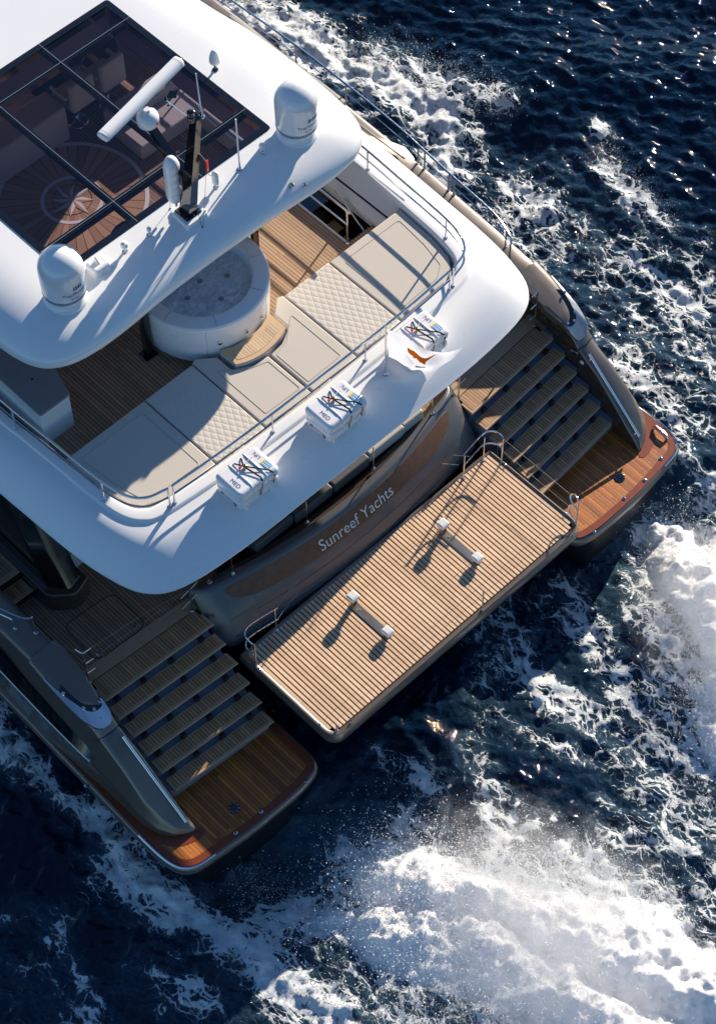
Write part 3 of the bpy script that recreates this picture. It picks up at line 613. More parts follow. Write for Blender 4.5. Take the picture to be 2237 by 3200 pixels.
# flush hatch in the port cockpit: dark seam, two lift rings, hinges
for S in (-1, 1):
    b = B(); hp = rpoly(mir([(4.72, 6.06), (3.72, 6.02), (3.72, 6.86), (4.70, 6.93)], S), .16, 6)
    b.tube([(x, y, ZK + .004) for x, y in hp] + [(hp[0][0], hp[0][1], ZK + .004)], .008, 5)
    h = b.make('hatch_seam', 'blackmat', cock)
    for x, y in ((S * 3.88, 6.13), (S * 4.61, 6.15)):
        b = B(); b.lathe([(.042, 0), (.042, .008), (.03, .01), (.028, .004), (0, .004)], (x, y, ZK), 18, 0); b.lathe([(.016, 0), (.016, .009), (0, .01)], (x, y, ZK), 10, 1); b.make('lift_ring', ['steel', 'black'], cock)
    # side deck steps
    b = B(); b.prism(mir([(4.66, 7.70), (5.19, 7.72), (5.19, 14), (4.66, 14)], S), ZK, ZK + .20, 0); st = b.make('side_deck_step', 'black', cock, ang=30)
    b = B(); b.prism(mir([(4.67, 7.66), (5.18, 7.69), (5.18, 8.0), (4.67, 7.97)], S), ZK + .2, ZK + .235, .006); b.make('step_tread', 'teakplain', st, ang=30)
    b = B(); b.prism(mir([(4.74, 7.72), (5.12, 7.74), (5.12, 7.95), (4.74, 7.93)], S), ZK + .225, ZK + .239); b.make('step_field', 'teaktread', st, ang=30)
    b = B(); b.prism(mir([(4.66, 7.98), (5.19, 8.01), (5.19, 15), (4.66, 15)], S), ZK, ZK + .43); b.make('side_deck', 'black', cock, ang=30)
    b = B(); b.prism(mir([(4.67, 7.95), (5.18, 7.98), (5.18, 15), (4.67, 15)], S), ZK + .43, ZK + .465, .006); b.make('side_deck_edge', 'teakplain', cock, ang=30)
    b = B(); b.prism(mir([(4.74, 8.05), (5.10, 8.07), (5.10, 15), (4.74, 15)], S), ZK + .455, ZK + .470); b.make('side_deck_planking', 'teakcock', cock, ang=30)
# ---------------- side pillars carrying the flybridge: plinth and black wing
for S in (1, -1):
    b = B(); pl = rpoly([(3.95, 7.12), (4.30, 7.0), (4.66, 7.30), (4.66, 15), (3.95, 15)], [.03, .22, .22, 0, 0], 6)
    b.prism(mir(pl, S), ZK - .01, ZK + .44, .035, 3); pp = b.make('deckhouse_plinth', 'brownwall', yacht, ang=40)
    b = B(); r0 = rpoly([(4.02, 7.22), (4.32, 7.13), (4.54, 7.42), (4.54, 15), (4.02, 15)], [.03, .12, .12, 0, 0], 5)
    rings = []
    for z, dy, dx in ((ZK + .42, 0, 0), (ZK + 1.0, .35, -.03), (ZK + 1.6, .62, -.06), (4.3, 1.0, -.10)):
        rings.append([(S * (x + dx), min(15, y + dy) if y < 14 else y, z) for x, y in r0])
    b.loft(rings, True, True, True); b.make('wing_pillar', 'black', pp, ang=40)
b = B(); b.box(-4.02, 4.02, 9.0, 15, ZK, 4.28); b.make('deckhouse', 'black', yacht)
for x in (-3.7, 3.7):
    b = B(); b.box(x - .2, x + .2, 7.62, 7.92, ZK, ZK + .45, .02); b.make('cockpit_locker', 'white_matt', yacht)

# ---------------- transom between the stairs
def tsurf(x, t):
    zt, zb = 2.50 - .010 * x * x, 1.52
    yt_, yb_ = 5.19 + .060 * x * x, 4.78 + .030 * x * x
    tt = t; bul = .05 * math.sin(math.pi * t)
    return (x, yt_ * (1 - tt) + yb_ * tt - bul, zt * (1 - tt) + zb * tt)
b = B(); nx, ntt = 40, 14; rows = []
for j in range(ntt + 1):
    t = j / ntt; row = []
    for i in range(nx + 1):
        u = -1 + 2 * i / nx; x = u * (2.93 + .03 * t)
        p = tsurf(x, t); e = max(0, abs(x) - 2.70) / .25; q = max(0, .12 - t) / .12
        row.append((p[0], p[1] + .16 * e * e, p[2] - .03 * e * e))
    rows.append(row)
top = [(x, y + .05, z + .012) for x, y, z in rows[0]]; top2 = [(x, y + .14, z + .008) for x, y, z in rows[0]]; top3 = [(x, y + .15, z - .02) for x, y, z in rows[0]]; back = [(x, y + .16, ZK - .1) for x, y, z in rows[0]]
rows = [back, top3, top2, top] + rows + [[(x, y + .03, 1.40) for x, y, z in rows[-1]], [(x * .99, y + .5, 1.30) for x, y, z in rows[-1]]]
b.loft(rows, False)
for s_ in (0, -1):
    rr = [r[s_] for r in rows]; b.add(rr, [tuple(range(len(rr)))])
tr = b.make('transom', 'bronzeshade', yacht, ang=50)
def strip(name, fn_top, fn_bot, x0, x1, n, mat, th, parent):
    b = B(); P0, P1 = [], []
    for i in range(n + 1):
        x = x0 + (x1 - x0) * i / n
        P0.append(tsurf(x, fn_top(x))); P1.append(tsurf(x, fn_bot(x)))
    mid = [[tuple(a[k] * (1 - s) + c[k] * s for k in range(3)) for a, c in zip(P0, P1)] for s in ()]
    rows = []
    for s in [j / 8 for j in range(9)]:
        rows.append([tsurf(x0 + (x1 - x0) * i / n, fn_top(x0 + (x1 - x0) * i / n) * (1 - s) + fn_bot(x0 + (x1 - x0) * i / n) * s) for i in range(n + 1)])
    rows = [[(x, y - th, z + th * .4) for x, y, z in r] for r in rows]
    rows = [[(x, y + .02, z) for x, y, z in rows[0]]] + rows + [[(x, y + .02, z) for x, y, z in rows[-1]]]
    b.loft(rows, False); return b.make(name, mat, parent, ang=40)
def pt(x):
    e = max(0, (abs(x) - 2.25) / .28); return .07 + .03 * e * e
def pb(x):
    e = min(1, max(0, (abs(x) - 1.75) / .78)); return .40 - .28 * (1 - math.sqrt(max(0, 1 - e * e)))
strip('name_panel', pt, pb, -2.52, 2.52, 60, 'walnut', .004, tr)
strip('seam', lambda x: .875, lambda x: .885, -2.7, 2.7, 40, 'blackmat', .004, tr)
strip('seam', lambda x: .62, lambda x: .623, -2.2, 2.2, 40, 'blackmat', .003, tr)
b = B()
def tf(x, y):
    t = .355 - y * 1.02; p = tsurf(x, t); return (p[0], p[1] - .009, p[2] + .004)
add_text(b, 'Sunreef Yachts', .268, tf, 0, 1.0)
b.make('lettering', 'lettering', tr, smooth=False)
# dark recess line, folding gangway outline with slim rods at starboard
for x0 in (1.9, 2.15):
    b = B(); b.tube([(x0, 4.98, 1.95), (x0 + .28, 4.86, 1.75)], .006, 5); b.make('ladder_rod', 'steel', tr)
# coaming inner glossy wall and cushions along the aft cockpit bench
b = B(); b.loft([[(x, 5.36 + .05 * x * x, ZK + .41) for x in np.linspace(-2.8, 2.8, 30)], [(x, 5.50 + .045 * x * x, ZK + .36) for x in np.linspace(-2.8, 2.8, 30)], [(x, 5.55 + .045 * x * x, ZK) for x in np.linspace(-2.8, 2.8, 30)]], False)
b.make('coaming_trim', 'brownwall', tr)
bench = EMP('cockpit_bench', (0, 5.95, ZK), 'aft cockpit bench with charcoal cushions half hidden under the flybridge overhang', 'bench')
for i, x in enumerate((-1.7, -.86, -.02, .82, 1.66)):
    if i == 4: continue
    b = B(); x1 = x + .82; xm = (x + x1) / 2; y0 = 5.56 + .045 * xm * xm * .6
    b.box(x, x1, y0 + .0, y0 + .16, ZK + .35, ZK + .60, .04, 3, rot=0); b.make('back_cushion', 'cushiondark' if i < 3 else 'cushionlight', bench)
    b = B(); b.box(x, x1, y0 + .17, y0 + .75, ZK + .25, ZK + .40, .04, 3); b.make('seat_cushion', 'cushiondark', bench)
b = B(); b.box(-2.3, 2.3, 5.9, 6.5, ZK, ZK + .25, .02); b.make('bench_base', 'brownwall', bench)
b = B(); b.box(1.62, 2.1, 5.62, 5.78, ZK + .35, ZK + .60, .04, 3); b.make('back_cushion', 'cushionlight', bench)

# ---------------- tender platform between the hulls
pl = rpoly([(-2.87, 4.80), (-2.87, 2.61), (2.87, 2.61), (2.87, 4.80)], [.03, .27, .27, .03], 8)
b = B(); rows = []
for d, z in ((.10, 1.575), (.05, 1.606), (.018, 1.598), (0, 1.55), (-.01, 1.46), (.0, 1.36), (.05, 1.27), (.16, 1.22)):
    rows.append([(x, y, z) for x, y in inset(pl, d)])
b.loft(rows, True, False, True); plat = b.make('tender_platform', 'bronze', yacht, ang=50)
b = B(); b.prism(inset(pl, .09), 1.44, 1.47); b.make('under_tray', 'under', plat)
b = B(); n = 72; pitch = 5.58 / n; ip = inset(pl, .115)
def yrange(x):
    ax = abs(x); e = max(0, ax - 2.60) / .17
    return 2.725 + (.17 * (1 - math.sqrt(max(0, 1 - min(1, e) ** 2))) if e > 0 else 0), 4.78
for i in range(n):
    x = -2.79 + pitch * (i + .5); y0, y1 = yrange(x); h = pitch * .342
    b.box(x - h, x + h, y0, y1, 1.545, 1.588, .003, 1)
b.make('slatted_teak', 'teakslat', plat, ang=30)
for y in (2.86, 3.0, 3.42, 4.3, 4.36):
    b = B(); b.box(-2.72, 2.72, y - .002, y + .002, 1.584, 1.5885); b.make('slat_seam', 'under', plat, smooth=False)
for x, y in ((-2.83, 4.37), (2.82, 4.37), (-2.82, 2.98), (2.83, 2.99)):
    b = B(); b.lathe([(.03, 0), (.03, .012), (.015, .02), (.012, .03), (.02, .036), (0, .045)], (x, y, 1.585), 14); b.make('deck_fitting', 'steel', plat)
b = B(); b.box(-2.86, -2.76, 4.55, 4.72, 1.58, 1.594, .004, 1); b.make('socket_plate', 'brass', plat)
def post(b, x, y, z, h, r=.014, lean=(0, 0)):
    b.lathe([(.036, 0), (.034, .012), (.020, .022), (.018, .05), (r, .055)], (x, y, z), 14)
    b.tube([(x, y, z + .02), (x + lean[0], y + lean[1], z + h)], r, 10)
HP = .70
def gr(name, parent): return EMP(name, (0, 0, 0), None, None, None, parent)
g = None
# platform rails: round loops at the forward corners, posts and wires
b = B()
for S in (1, -1):
    z1, z2 = ZP + HP, ZP + HP * .5
    for z in (z1, z2):
        pts = [(S * 2.82, 4.46, z - .02), (S * 2.845, 4.52, z), (S * 2.83, 4.66, z), (S * 2.74, 4.75, z), (S * 2.60, 4.77, z), (S * 2.35, 4.74, z), (S * 2.10, 4.70, z)]
        b.tube(cr(pts, 4), .014, 8)
rl = b.make('platform_rail', 'steel', yacht)
for x, y in ((-2.82, 4.46), (-2.14, 4.72), (2.82, 4.46), (2.62, 4.70), (2.12, 4.68)):
    b = B(); post(b, x, y, ZP + .0, HP); b.make('rail_post', 'steel', rl)
for x, y, h in ((2.80, 2.73, .72), (0.5, 2.66, .62), (-2.70, 2.72, .16), (-2.45, 2.66, .16)):
    b = B(); post(b, x, y, ZP, h); b.make('rail_post', 'steel', rl)
b = B()
for z in (.67, .34):
    b.tube(cr([(2.80, 2.73, ZP + z), (2.84, 2.80, ZP + z + .03), (2.88, 2.92, ZP + z - .02), (2.86, 2.96, ZP + z - .12), (2.82, 2.86, ZP + z - .2), (2.80, 2.74, ZP + z - .22)], 4), .013, 8)
b.make('rail_loop', 'steel', rl)
b = B()
for z in (HP, HP * .5):
    b.tube([(2.82, 4.46, ZP + z), (2.83, 3.6, ZP + z - .035), (2.82, 2.76, ZP + z - .02)], .0022, 5)
    b.tube([(-2.10, 4.70, ZP + z), (-1.80, 4.78, ZP + z + .01), (-1.5, 4.84, ZP + z + .0)], .003, 5)
b.make('guard_wire', 'wire', rl)
# cockpit gate rails: posts at the heads of both stairs, turnbuckles and wires
b = B()
b.tube([(5.06, 5.86, ZK + .93), (4.0, 5.80, ZK + .86), (3.05, 5.74, ZK + .62)], .0022, 5)
b.tube([(-5.06, 5.86, ZK + .93), (-4.0, 5.80, ZK + .84), (-3.05, 5.74, ZK + .64)], .0022, 5); b.tube([(-5.06, 5.86, ZK + .60), (-3.05, 5.74, ZK + .62)], .0022, 5)
b.tube([(-5.06, 5.86, ZK + .30), (-4.3, 5.82, ZK + .28), (-3.05, 5.74, ZK + .32)], .0022, 5)
b.tube([(5.06, 5.86, ZK + .93), (5.2, 6.3, ZK + .9), (5.29, 6.74, 3.05)], .0022, 5); b.tube([(-5.06, 5.86, ZK + .93), (-5.25, 6.3, ZK + .9), (-5.29, 6.74, 3.05)], .0022, 5)
gt = b.make('gate_wire', 'wire', yacht)
for S in (1, -1):
    b = B(); post(b, S * 5.06, 5.86, ZK, .95, .016); b.make('gate_post', 'steel', gt)
    b = B(); post(b, S * 3.03, 5.71, ZK, .66, .016)
    for z in (.62, .30):
        b.tube([(S * 3.03 - .20, 5.70, ZK + z - .0), (S * 3.03 + .20, 5.75, ZK + z)], .007, 6)
    b.make('gate_post', 'steel', gt)
    b = B()
    for z in (.93, .60, .30):
        b.tube([(S * 5.06 - S * .16, 5.85, ZK + z), (S * 5.06, 5.86, ZK + z)], .009, 6)
    b.tube([(S * 5.06, 5.86, ZK + .93), (S * 5.09, 6.0, ZK + .93)], .009, 6); b.make('turnbuckle', 'steel', gt)
for x, y, z in ((-2.25, 5.57, 2.46), (2.25, 5.57, 2.46), (-.75, 5.44, 2.50), (.75, 5.44, 2.50), (0, 0, 0)):
    if y == 0: continue
    b = B(); post(b, x, y, z, .60, .012); b.make('coaming_post', 'steel', gt)
b = B(); b.lathe([(.045, 0), (.045, .012), (.03, .02), (0, .014)], (-2.62, 5.72, 2.45), 20); b.make('filler_cap', 'steel', gt)

# ---------------- guard rails on the hull bulwarks
for S in (1, -1):
    b = B()
    top = cr([(S * 5.45, 16, 3.70), (S * 5.70, 13, 3.55), (S * 5.76, 11.4, 3.46), (S * 5.76, 10.0, 3.38), (S * 5.72, 9.3, 3.34), (S * 5.67, 8.5, 3.30), (S * 5.60, 7.5, 3.28), (S * 5.50, 7.1, 3.28), (S * 5.40, 6.84, 3.28), (S * 5.29, 6.74, 3.26)], 4)
    b.tube(top, .021, 8); mid = [(x * .998, y, z - .22) for x, y, z in top]
    b.tube(mid[:int(len(mid) * .82)], .012, 6)
    r_ = b.make('bulwark_rail', 'steel', yacht)
    for x, y in ((5.71, 9.4), (5.69, 9.22), (5.65, 8.58), (5.64, 8.44), (5.47, 7.01), (5.29, 6.74), (5.76, 11.3), (5.74, 12.6)):
        zc = lerp1(CAP, y, 1); b = B(); post(b, S * (x if y > 7.2 else x), y, zc + .0, 3.29 + max(0, y - 8.6) * .045 - zc, .016); b.make('rail_post', 'steel', r_)
# starboard forward bulwark wing with grab rail and dark fender roll
b = B(); b.loft([[(5.20, 9.35, 2.93), (5.45, 9.32, 2.97), (5.72, 9.5, 2.93)], [(5.10, 9.7, 3.00), (5.45, 9.7, 3.04), (5.78, 9.8, 2.96)], [(4.9, 10.4, 3.15), (5.3, 10.5, 3.2), (5.5, 10.6, 2.98)], [(4.7, 12.5, 3.3), (5.1, 12.5, 3.36), (5.4, 12.6, 3.05)], [(4.6, 16, 3.5), (5.0, 16, 3.55), (5.4, 16, 3.3)]], False)
b.tube([(5.52, 9.55, 3.05), (5.40, 10.4, 3.22), (5.30, 12.5, 3.40)], .016, 8); b.make('bulwark_wing', 'bronze', yacht, ang=60)
b = B(); b.tube(cr([(5.52, 11.15, 3.15), (5.50, 11.3, 3.2), (5.45, 12.2, 3.28), (5.35, 14, 3.4)], 3), [.05] + [.14] * 9, 14, flat=.7); b.make('rolled_cover', 'cushiondark', yacht)

# ---------------- flybridge deck shell
inn = [(3.66, 19), (3.70, 12), (3.70, 9.2), (3.66, 8.4), (3.61, 7.6), (3.56, 6.9), (3.47, 6.42), (3.32, 6.19), (3.05, 6.09), (2.0, 5.99), (1.0, 5.945), (0, 5.93)]
gro = [(3.95, 19), (3.93, 12), (3.87, 9.2), (3.82, 8.4), (3.78, 7.6), (3.74, 6.9), (3.67, 6.35), (3.50, 6.03), (3.18, 5.87), (2.1, 5.77), (1.0, 5.73), (0, 5.72)]
cre = [(4.35, 19), (4.33, 12), (4.24, 9.2), (4.20, 8.4), (4.18, 7.6), (4.15, 6.8), (4.08, 6.05), (3.90, 5.50), (3.45, 5.18), (2.3, 5.07), (1.0, 5.04), (0, 5.03)]
outr = [(4.72, 19), (4.66, 12), (4.58, 9.2), (4.55, 8.4), (4.51, 7.6), (4.46, 6.7), (4.36, 5.95), (4.14, 5.32), (3.64, 4.98), (2.5, 4.85), (1.1, 4.835), (0, 4.835)]
def full(p): h = cr(p, 5); return h + [(-x, y) for x, y in h[::-1][1:]]
I_, G_, Cc, O_ = full(inn), full(gro), full(cre), full(outr)
def L2(a, c, s): return [(p[0] * (1 - s) + q[0] * s, p[1] * (1 - s) + q[1] * s) for p, q in zip(a, c)]
rows = [(I_, 4.30), (I_, 4.835), (L2(I_, G_, .10), 4.856), (L2(I_, G_, .22), 4.86), (L2(I_, G_, .80), 4.855), (L2(I_, G_, .93), 4.85), (G_, 4.822), *[(L2(G_, O_, s), 4.818 - d) for s, d in ((.04, .002), (.15, .010), (.25, .024), (.33, .042), (.41, .068), (.49, .103), (.57, .145), (.66, .198), (.75, .257), (.84, .322), (.91, .377), (.96, .415), (.99, .437))], (O_, 4.375), (L2(Cc, O_, .985), 4.35), (L2(Cc, O_, .90), 4.345), (Cc, 4.31), (I_, 4.28)]
b = B(); b.loft([[(x, y, z) for x, y in P] for P, z in rows], False)
fly = b.make('flybridge_shell', 'white', yacht, ang=55)
cpoly = L2(I_, O_, .5)
b = B(); b.prism(clip(cpoly, 1, 0, 2.66), 4.22, 4.296); b.prism(clip(clip(cpoly, -1, 0, -2.66), 0, 1, 7.98), 4.22, 4.296); b.prism(clip(clip(cpoly, -1, 0, -3.32), 0, -1, -7.98), 4.22, 4.296)
b.make('cockpit_ceiling', 'white_matt', fly)
# floor with stairwell opening
b = B(); fp = [(-3.70, 5.9), (3.60, 5.9), (3.60, 8.03), (2.70, 8.03), (2.70, 11), (3.68, 11), (3.68, 19), (-3.70, 19)]
b.prism([(x, y) for x, y in fp], 4.305, ZF); b.make('flybridge_floor', 'teak', fly, ang=30)
b = B(); b.box(2.675, 2.705, 8.0, 11, 4.36, 4.415, .004, 1); b.make('stairwell_edge', 'white_matt', fly)
# stairwell: dark well, teak steps, white slanted side panel
b = B(); b.box(2.70, 3.30, 8.0, 11, 2.5, 2.55); b.add([(3.30, 8.0, 2.5), (3.30, 11, 2.5), (3.30, 11, 4.5), (3.30, 8.0, 4.5)], [(0, 1, 2, 3)]); b.add([(2.70, 8.0, 2.5), (3.30, 8.0, 2.5), (3.30, 8.0, 4.4), (2.70, 8.0, 4.4)], [(0, 1, 2, 3)]); b.add([(2.70, 8.0, 2.5), (2.70, 11, 2.5), (2.70, 11, 4.3), (2.70, 8.0, 4.3)], [(0, 1, 2, 3)])
sw = b.make('stairwell', 'blackmat', fly, smooth=False)
for i in range(6):
    y = 8.24 + i * .30; z = 3.45 + i * .155
    b = B(); b.box(2.74, 3.24, y - .13, y + .13, z - .03, z, .006, 1); b.make('teak_step', 'teakstep', sw)
b = B(); b.loft([[(3.27, y, 4.30), (3.27, y, 4.46), (3.30, y, 4.50), (3.41, y, 4.585)] for y in (7.75, 9, 11, 13)], False); b.loft([[(3.435, y, 4.60), (3.45, y, 4.615), (3.66, y, 4.82), (3.70, y, 4.858), (3.74, y, 4.861)] for y in (7.75, 9, 11, 13)], False)
b.make('side_panel', 'white_matt', fly, ang=50)
b = B(); b.box(3.405, 3.44, 7.75, 13, 4.5, 4.588); b.make('panel_gap', 'blackmat', fly)
b = B(); b.tube(cr([(2.69, 11, 5.20), (2.69, 8.2, 5.20), (2.69, 8.07, 5.17), (2.69, 8.04, 5.08), (2.69, 8.04, 4.42)], 3), .019, 10); b.tube([(2.69, 11, 4.85), (2.69, 8.05, 4.85)], .015, 8)
b.lathe([(.035, 0), (.03, .012), (.02, .02)], (2.69, 8.04, 4.40), 14); b.tube([(3.12, 8.05, 4.25), (3.22, 8.9, 4.6)], .018, 8); b.make('stair_rail', 'steel', fly)
# ---------------- rails on the flybridge coaming
def flyrail(path, posts, name):
    b = B()
    top = cr([(x, y, ZC + .47) for x, y in path], 5); md = cr([(x * 1.0, y, ZC + .235) for x, y in path], 5)
    b.tube(top, .0215, 10); b.tube(md, .017, 8)
    o = b.make(name, 'steel', yacht)
    for x, y in posts:
        b = B(); post(b, x, y, ZC - .005, .47, .017); b.make('rail_post', 'steel', o)
    return o
for S in (1, -1):
    pth = [(S * 3.77, 13), (S * 3.77, 10), (S * 3.755, 8.8), (S * 3.70, 7.8), (S * 3.65, 6.9), (S * 3.60, 6.5), (S * 3.50, 6.2), (S * 3.32, 6.02), (S * 3.02, 5.935)]
    flyrail(pth, [(S * 3.76, 8.66), (S * 3.64, 6.72), (S * 3.01, 5.935), (S * 3.76, 10.6), (S * 3.77, 12.5)], 'flybridge_rail')
flyrail([(-2.925, 5.925), (-2.0, 5.87), (-1, 5.85), (0, 5.845), (1, 5.85), (2.0, 5.87), (2.925, 5.925)], [(-2.925, 5.925), (-.99, 5.85), (.98, 5.85), (2.925, 5.925)], 'flybridge_rail')

# ---------------- hardtop with skylight
half = cr(CA, 4); outl = half + [(-x, y) for x, y in half[::-1][1:]]; outl = outl  # open at the bow end
RX, RY0, RY1 = 2.10, 9.13, 13.08
def htz(d): return 6.34 + .41 * math.sqrt(max(0, 1 - (1 - min(1, max(0, d) / 1.0)) ** 2))
b = B(); rows = []
cl = [(max(-RX, min(RX, x)), max(RY0, min(RY1, y))) for x, y in outl]
def ring(s, z=None):
    out = []
    for (x, y), (cx, cy) in zip(outl, cl):
        L = math.hypot(cx - x, cy - y); q = (x + (cx - x) * s, y + (cy - y) * s); out.append((*q, htz(L * s) if z is None else z))
    return out
rows = [ring(1, 6.34), ring(.25, 6.24), ring(.05, 6.25), ring(.012, 6.28), ring(.0, 6.31)] + [ring(s) for s in (0, .006, .02, .04, .07, .11, .16, .22, .29, .38, .48, .6, .75, 1.0)]
top_ht = B(); top_ht.loft(rows + [ring(1, 6.36)], True)
ht = top_ht.make('hardtop', 'white', yacht, ang=60)
b = B()
fr_o = rpoly([(-RX - .01, RY0 - .01), (RX + .01, RY0 - .01), (RX + .01, RY1 + .01), (-RX - .01, RY1 + .01)], .07, 5)
fr_i = rpoly([(-RX + .11, RY0 + .11), (RX - .11, RY0 + .11), (RX - .11, RY1 - .11), (-RX + .11, RY1 - .11)], .03, 5)
zt = 6.762
b.loft([[(x, y, 6.70) for x, y in fr_o], [(x, y, zt) for x, y in fr_o], [(x, y, zt) for x, y in fr_i], [(x, y, 6.60) for x, y in fr_i]], True)
for x in (-.655, .655): b.box(x - .045, x + .045, RY0 + .09, RY1 - .09, 6.62, zt - .012)
for y in (9.70, 12.52): b.box(-RX + .09, RX - .09, y - .05, y + .05, 6.62, zt - .0145)
frm = b.make('skylight_frame', 'black', ht, smooth=False)
b = B()
for x in (-.655, .655): b.box(x - .004, x + .004, RY0 + .0, RY1 + .0, zt - .004, zt + .004)
for y in (9.70, 12.52): b.box(-RX, RX, y - .004, y + .004, zt - .004, zt + .0035)
b.make('skylight_seam', 'domegrey', frm, smooth=False)
xs, yg = [-1.99, -.655, .655, 1.99], [9.24, 9.70, 12.52, 12.97]
for i in range(3):
    for j in range(3):
        b = B(); b.add([(xs[i] + (.045 if i else 0), yg[j] + (.05 if j else 0), zt - .016), (xs[i + 1] - (.045 if i < 2 else 0), yg[j] + (.05 if j else 0), zt - .016), (xs[i + 1] - (.045 if i < 2 else 0), yg[j + 1] - (.05 if j < 2 else 0), zt - .016), (xs[i] + (.045 if i else 0), yg[j + 1] - (.05 if j < 2 else 0), zt - .016)], [(0, 1, 2, 3)])
        b.make('glass_pane', 'glass', frm, smooth=False, fixn=False)
b = B(); q = [(-RX + .07, RY0 + .07), (RX - .07, RY0 + .07), (RX - .07, RY1 - .07), (-RX + .07, RY1 - .07)]
b.loft([[(x, y, 6.69) for x, y in q], [(x, y, 6.08) for x, y in q], [(x * 1.12, 11.1 + (y - 11.1) * 1.08, 6.06) for x, y in q], [(x * 1.14, 11.1 + (y - 11.1) * 1.09, 6.3) for x, y in q]], True); b.make('skylight_lining', 'purple', ht, smooth=False)
for x, y in ((1.82, 8.06), (1.63, 8.15)):
    b = B(); b.lathe([(.045, 0), (.045, .03), (.03, .045), (.02, .03), (0, .03)], (x, y, htz(y - 8.0) + .005), 18); b.make('roof_fitting', 'steelflat', ht)
for S in (1, -1):
    b = B(); b.box(S * 1.17 - .06, S * 1.17 + .06, 8.54, 8.66, ZF, 6.4, .012, 2); b.box(S * 1.17 - .12, S * 1.17 + .12, 8.49, 8.71, ZF, ZF + .015, .004, 1); b.make('roof_post', 'black', ht)
    b = B(); b.loft([[(S * 3.35, 13.2, 4.8), (S * 3.45, 13.2, 4.8), (S * 3.45, 15, 4.8), (S * 3.35, 15, 4.8)], [(S * 3.2, 12.6, 6.4), (S * 3.3, 12.6, 6.4), (S * 3.3, 14.5, 6.4), (S * 3.2, 14.5, 6.4)]], True, True, True); b.make('roof_side_support', 'black', ht)

# ---------------- compass inlay in the flybridge floor
CX, CY = .04, 11.93
def compass_mat():
    m, t, p = newmat('radial_teak'); co = objco(t); s = N(t, 'ShaderNodeSeparateXYZ'); t.links.new(co, s.inputs[0])
    dx, dy = mth(t, 'SUBTRACT', s.outputs[0], CX), mth(t, 'SUBTRACT', s.outputs[1], CY)
    a = mth(t, 'MULTIPLY', mth(t, 'ARCTAN2', dy, dx), 40 / (2 * math.pi)); fr = mth(t, 'FRACT', a)
    wn = N(t, 'ShaderNodeTexWhiteNoise', noise_dimensions='1D'); t.links.new(mth(t, 'FLOOR', a), wn.inputs['W'])
    ln = mth(t, 'LESS_THAN', mth(t, 'MINIMUM', fr, mth(t, 'SUBTRACT', 1, fr)), .04)
    t.links.new(mixc(t, ln, mixc(t, wn.outputs[0], (.42, .22, .11), (.62, .36, .19)), (.03, .02, .015)), p.inputs['Base Color']); p.inputs['Roughness'].default_value = .5; return m
M['radial'] = compass_mat()
b = B(); b.lathe([(1.26, 0), (1.26, .004), (0, .004)], (CX, CY, ZF), 72); cpi = b.make('compass_inlay', 'radial', fly, smooth=False)
for r0, r1, mt, z in ((1.22, 1.29, 'inlay', .008), (.47, .53, 'inlay', .008), (.325, .335, 'under', .008)):
    b = B(); b.lathe([(r0, 0), (r0, z), (r1, z), (r1, 0)], (CX, CY, ZF), 72); b.make('inlay_ring', mt, cpi, smooth=False)
for k in range(8):
    a = k * math.pi / 4 + .0; Lr = .43 if k % 2 == 0 else .36
    for sgn, mt in ((1, 'inlay'), (-1, 'radial')):
        b = B(); t0 = (CX + Lr * math.cos(a), CY + Lr * math.sin(a)); t1 = (CX + .17 * math.cos(a + sgn * math.pi / 8), CY + .17 * math.sin(a + sgn * math.pi / 8))
        b.prism([(CX, CY), t0, t1] if sgn < 0 else [(CX, CY), t1, t0], ZF, ZF + .0095); b.make('compass_point', mt, cpi, smooth=False)

# ================================================================== THINGS ON BOARD
def copy_tree(o, loc, label=None, parent=None):
    c = o.copy(); COL.objects.link(c)
    if parent is not None: c.parent = parent
    else: c.location = loc
    if label: c['label'] = label
    for ch in list(o.children): copy_tree(ch, None, None, c)
    return c
def surf(x, y):
    m = min(math.hypot(x - px, y - py) for px, py in outl); return htz(m)
# ---- satellite domes
def dome(x, y, z, label, l1, l2, blocks):
    d = EMP('satellite_dome', (x, y, z), label, 'satellite dome', 'satellite domes on the hardtop')
    b = B(); b.lathe([(.34, -.05), (.335, .02), (.30, .05), (.285, .12), (.30, .17)], (x, y, z), 40); b.make('dome_base', 'dome', d)
    b = B(); b.lathe([(.305, .165), (.332, .19), (.338, .235), (.334, .245)], (x, y, z), 48); b.make('grey_band', 'domegrey', d)
    prof = [(.330, .24), (.338, .30), (.343, .50), (.343, .66)]
    for k in range(1, 13): a = k * math.pi / 24; prof.append((.343 * math.cos(a), .70 + .345 * math.sin(a)))
    b = B(); b.lathe(prof, (x, y, z), 56); b.make('dome_cover', 'dome', d, ang=70)
    a0 = R(-98)
    def cyl(px, pz, rr=.3465): a = a0 + px / rr; return (x + rr * math.cos(a), y + rr * math.sin(a), z + pz)
    b = B(); add_text(b, l1, .088, lambda u, v: cyl(u, .385 + v), 0, 1.0); add_text(b, l2, .062, lambda u, v: cyl(u, .30 + v)); add_text(b, l1[:1] + l1[1:], .0001, lambda u, v: cyl(u, .3))
    s = b.make('dome_lettering', 'navy', d, smooth=False)
    b = B()
    for k, ch in enumerate(blocks):
        u = .02 + k * .082; vs = [cyl(u - .035, .49), cyl(u + .035, .49), cyl(u + .035, .56), cyl(u - .035, .56)]; b.add(vs, [(0, 1, 2, 3)], 0)
        add_text(b, ch, .07, lambda p, q: cyl(u + p, .502 + q, .349), 1)
    b.make('logo_block', ['navy', 'dome'], s, smooth=False)
    return d
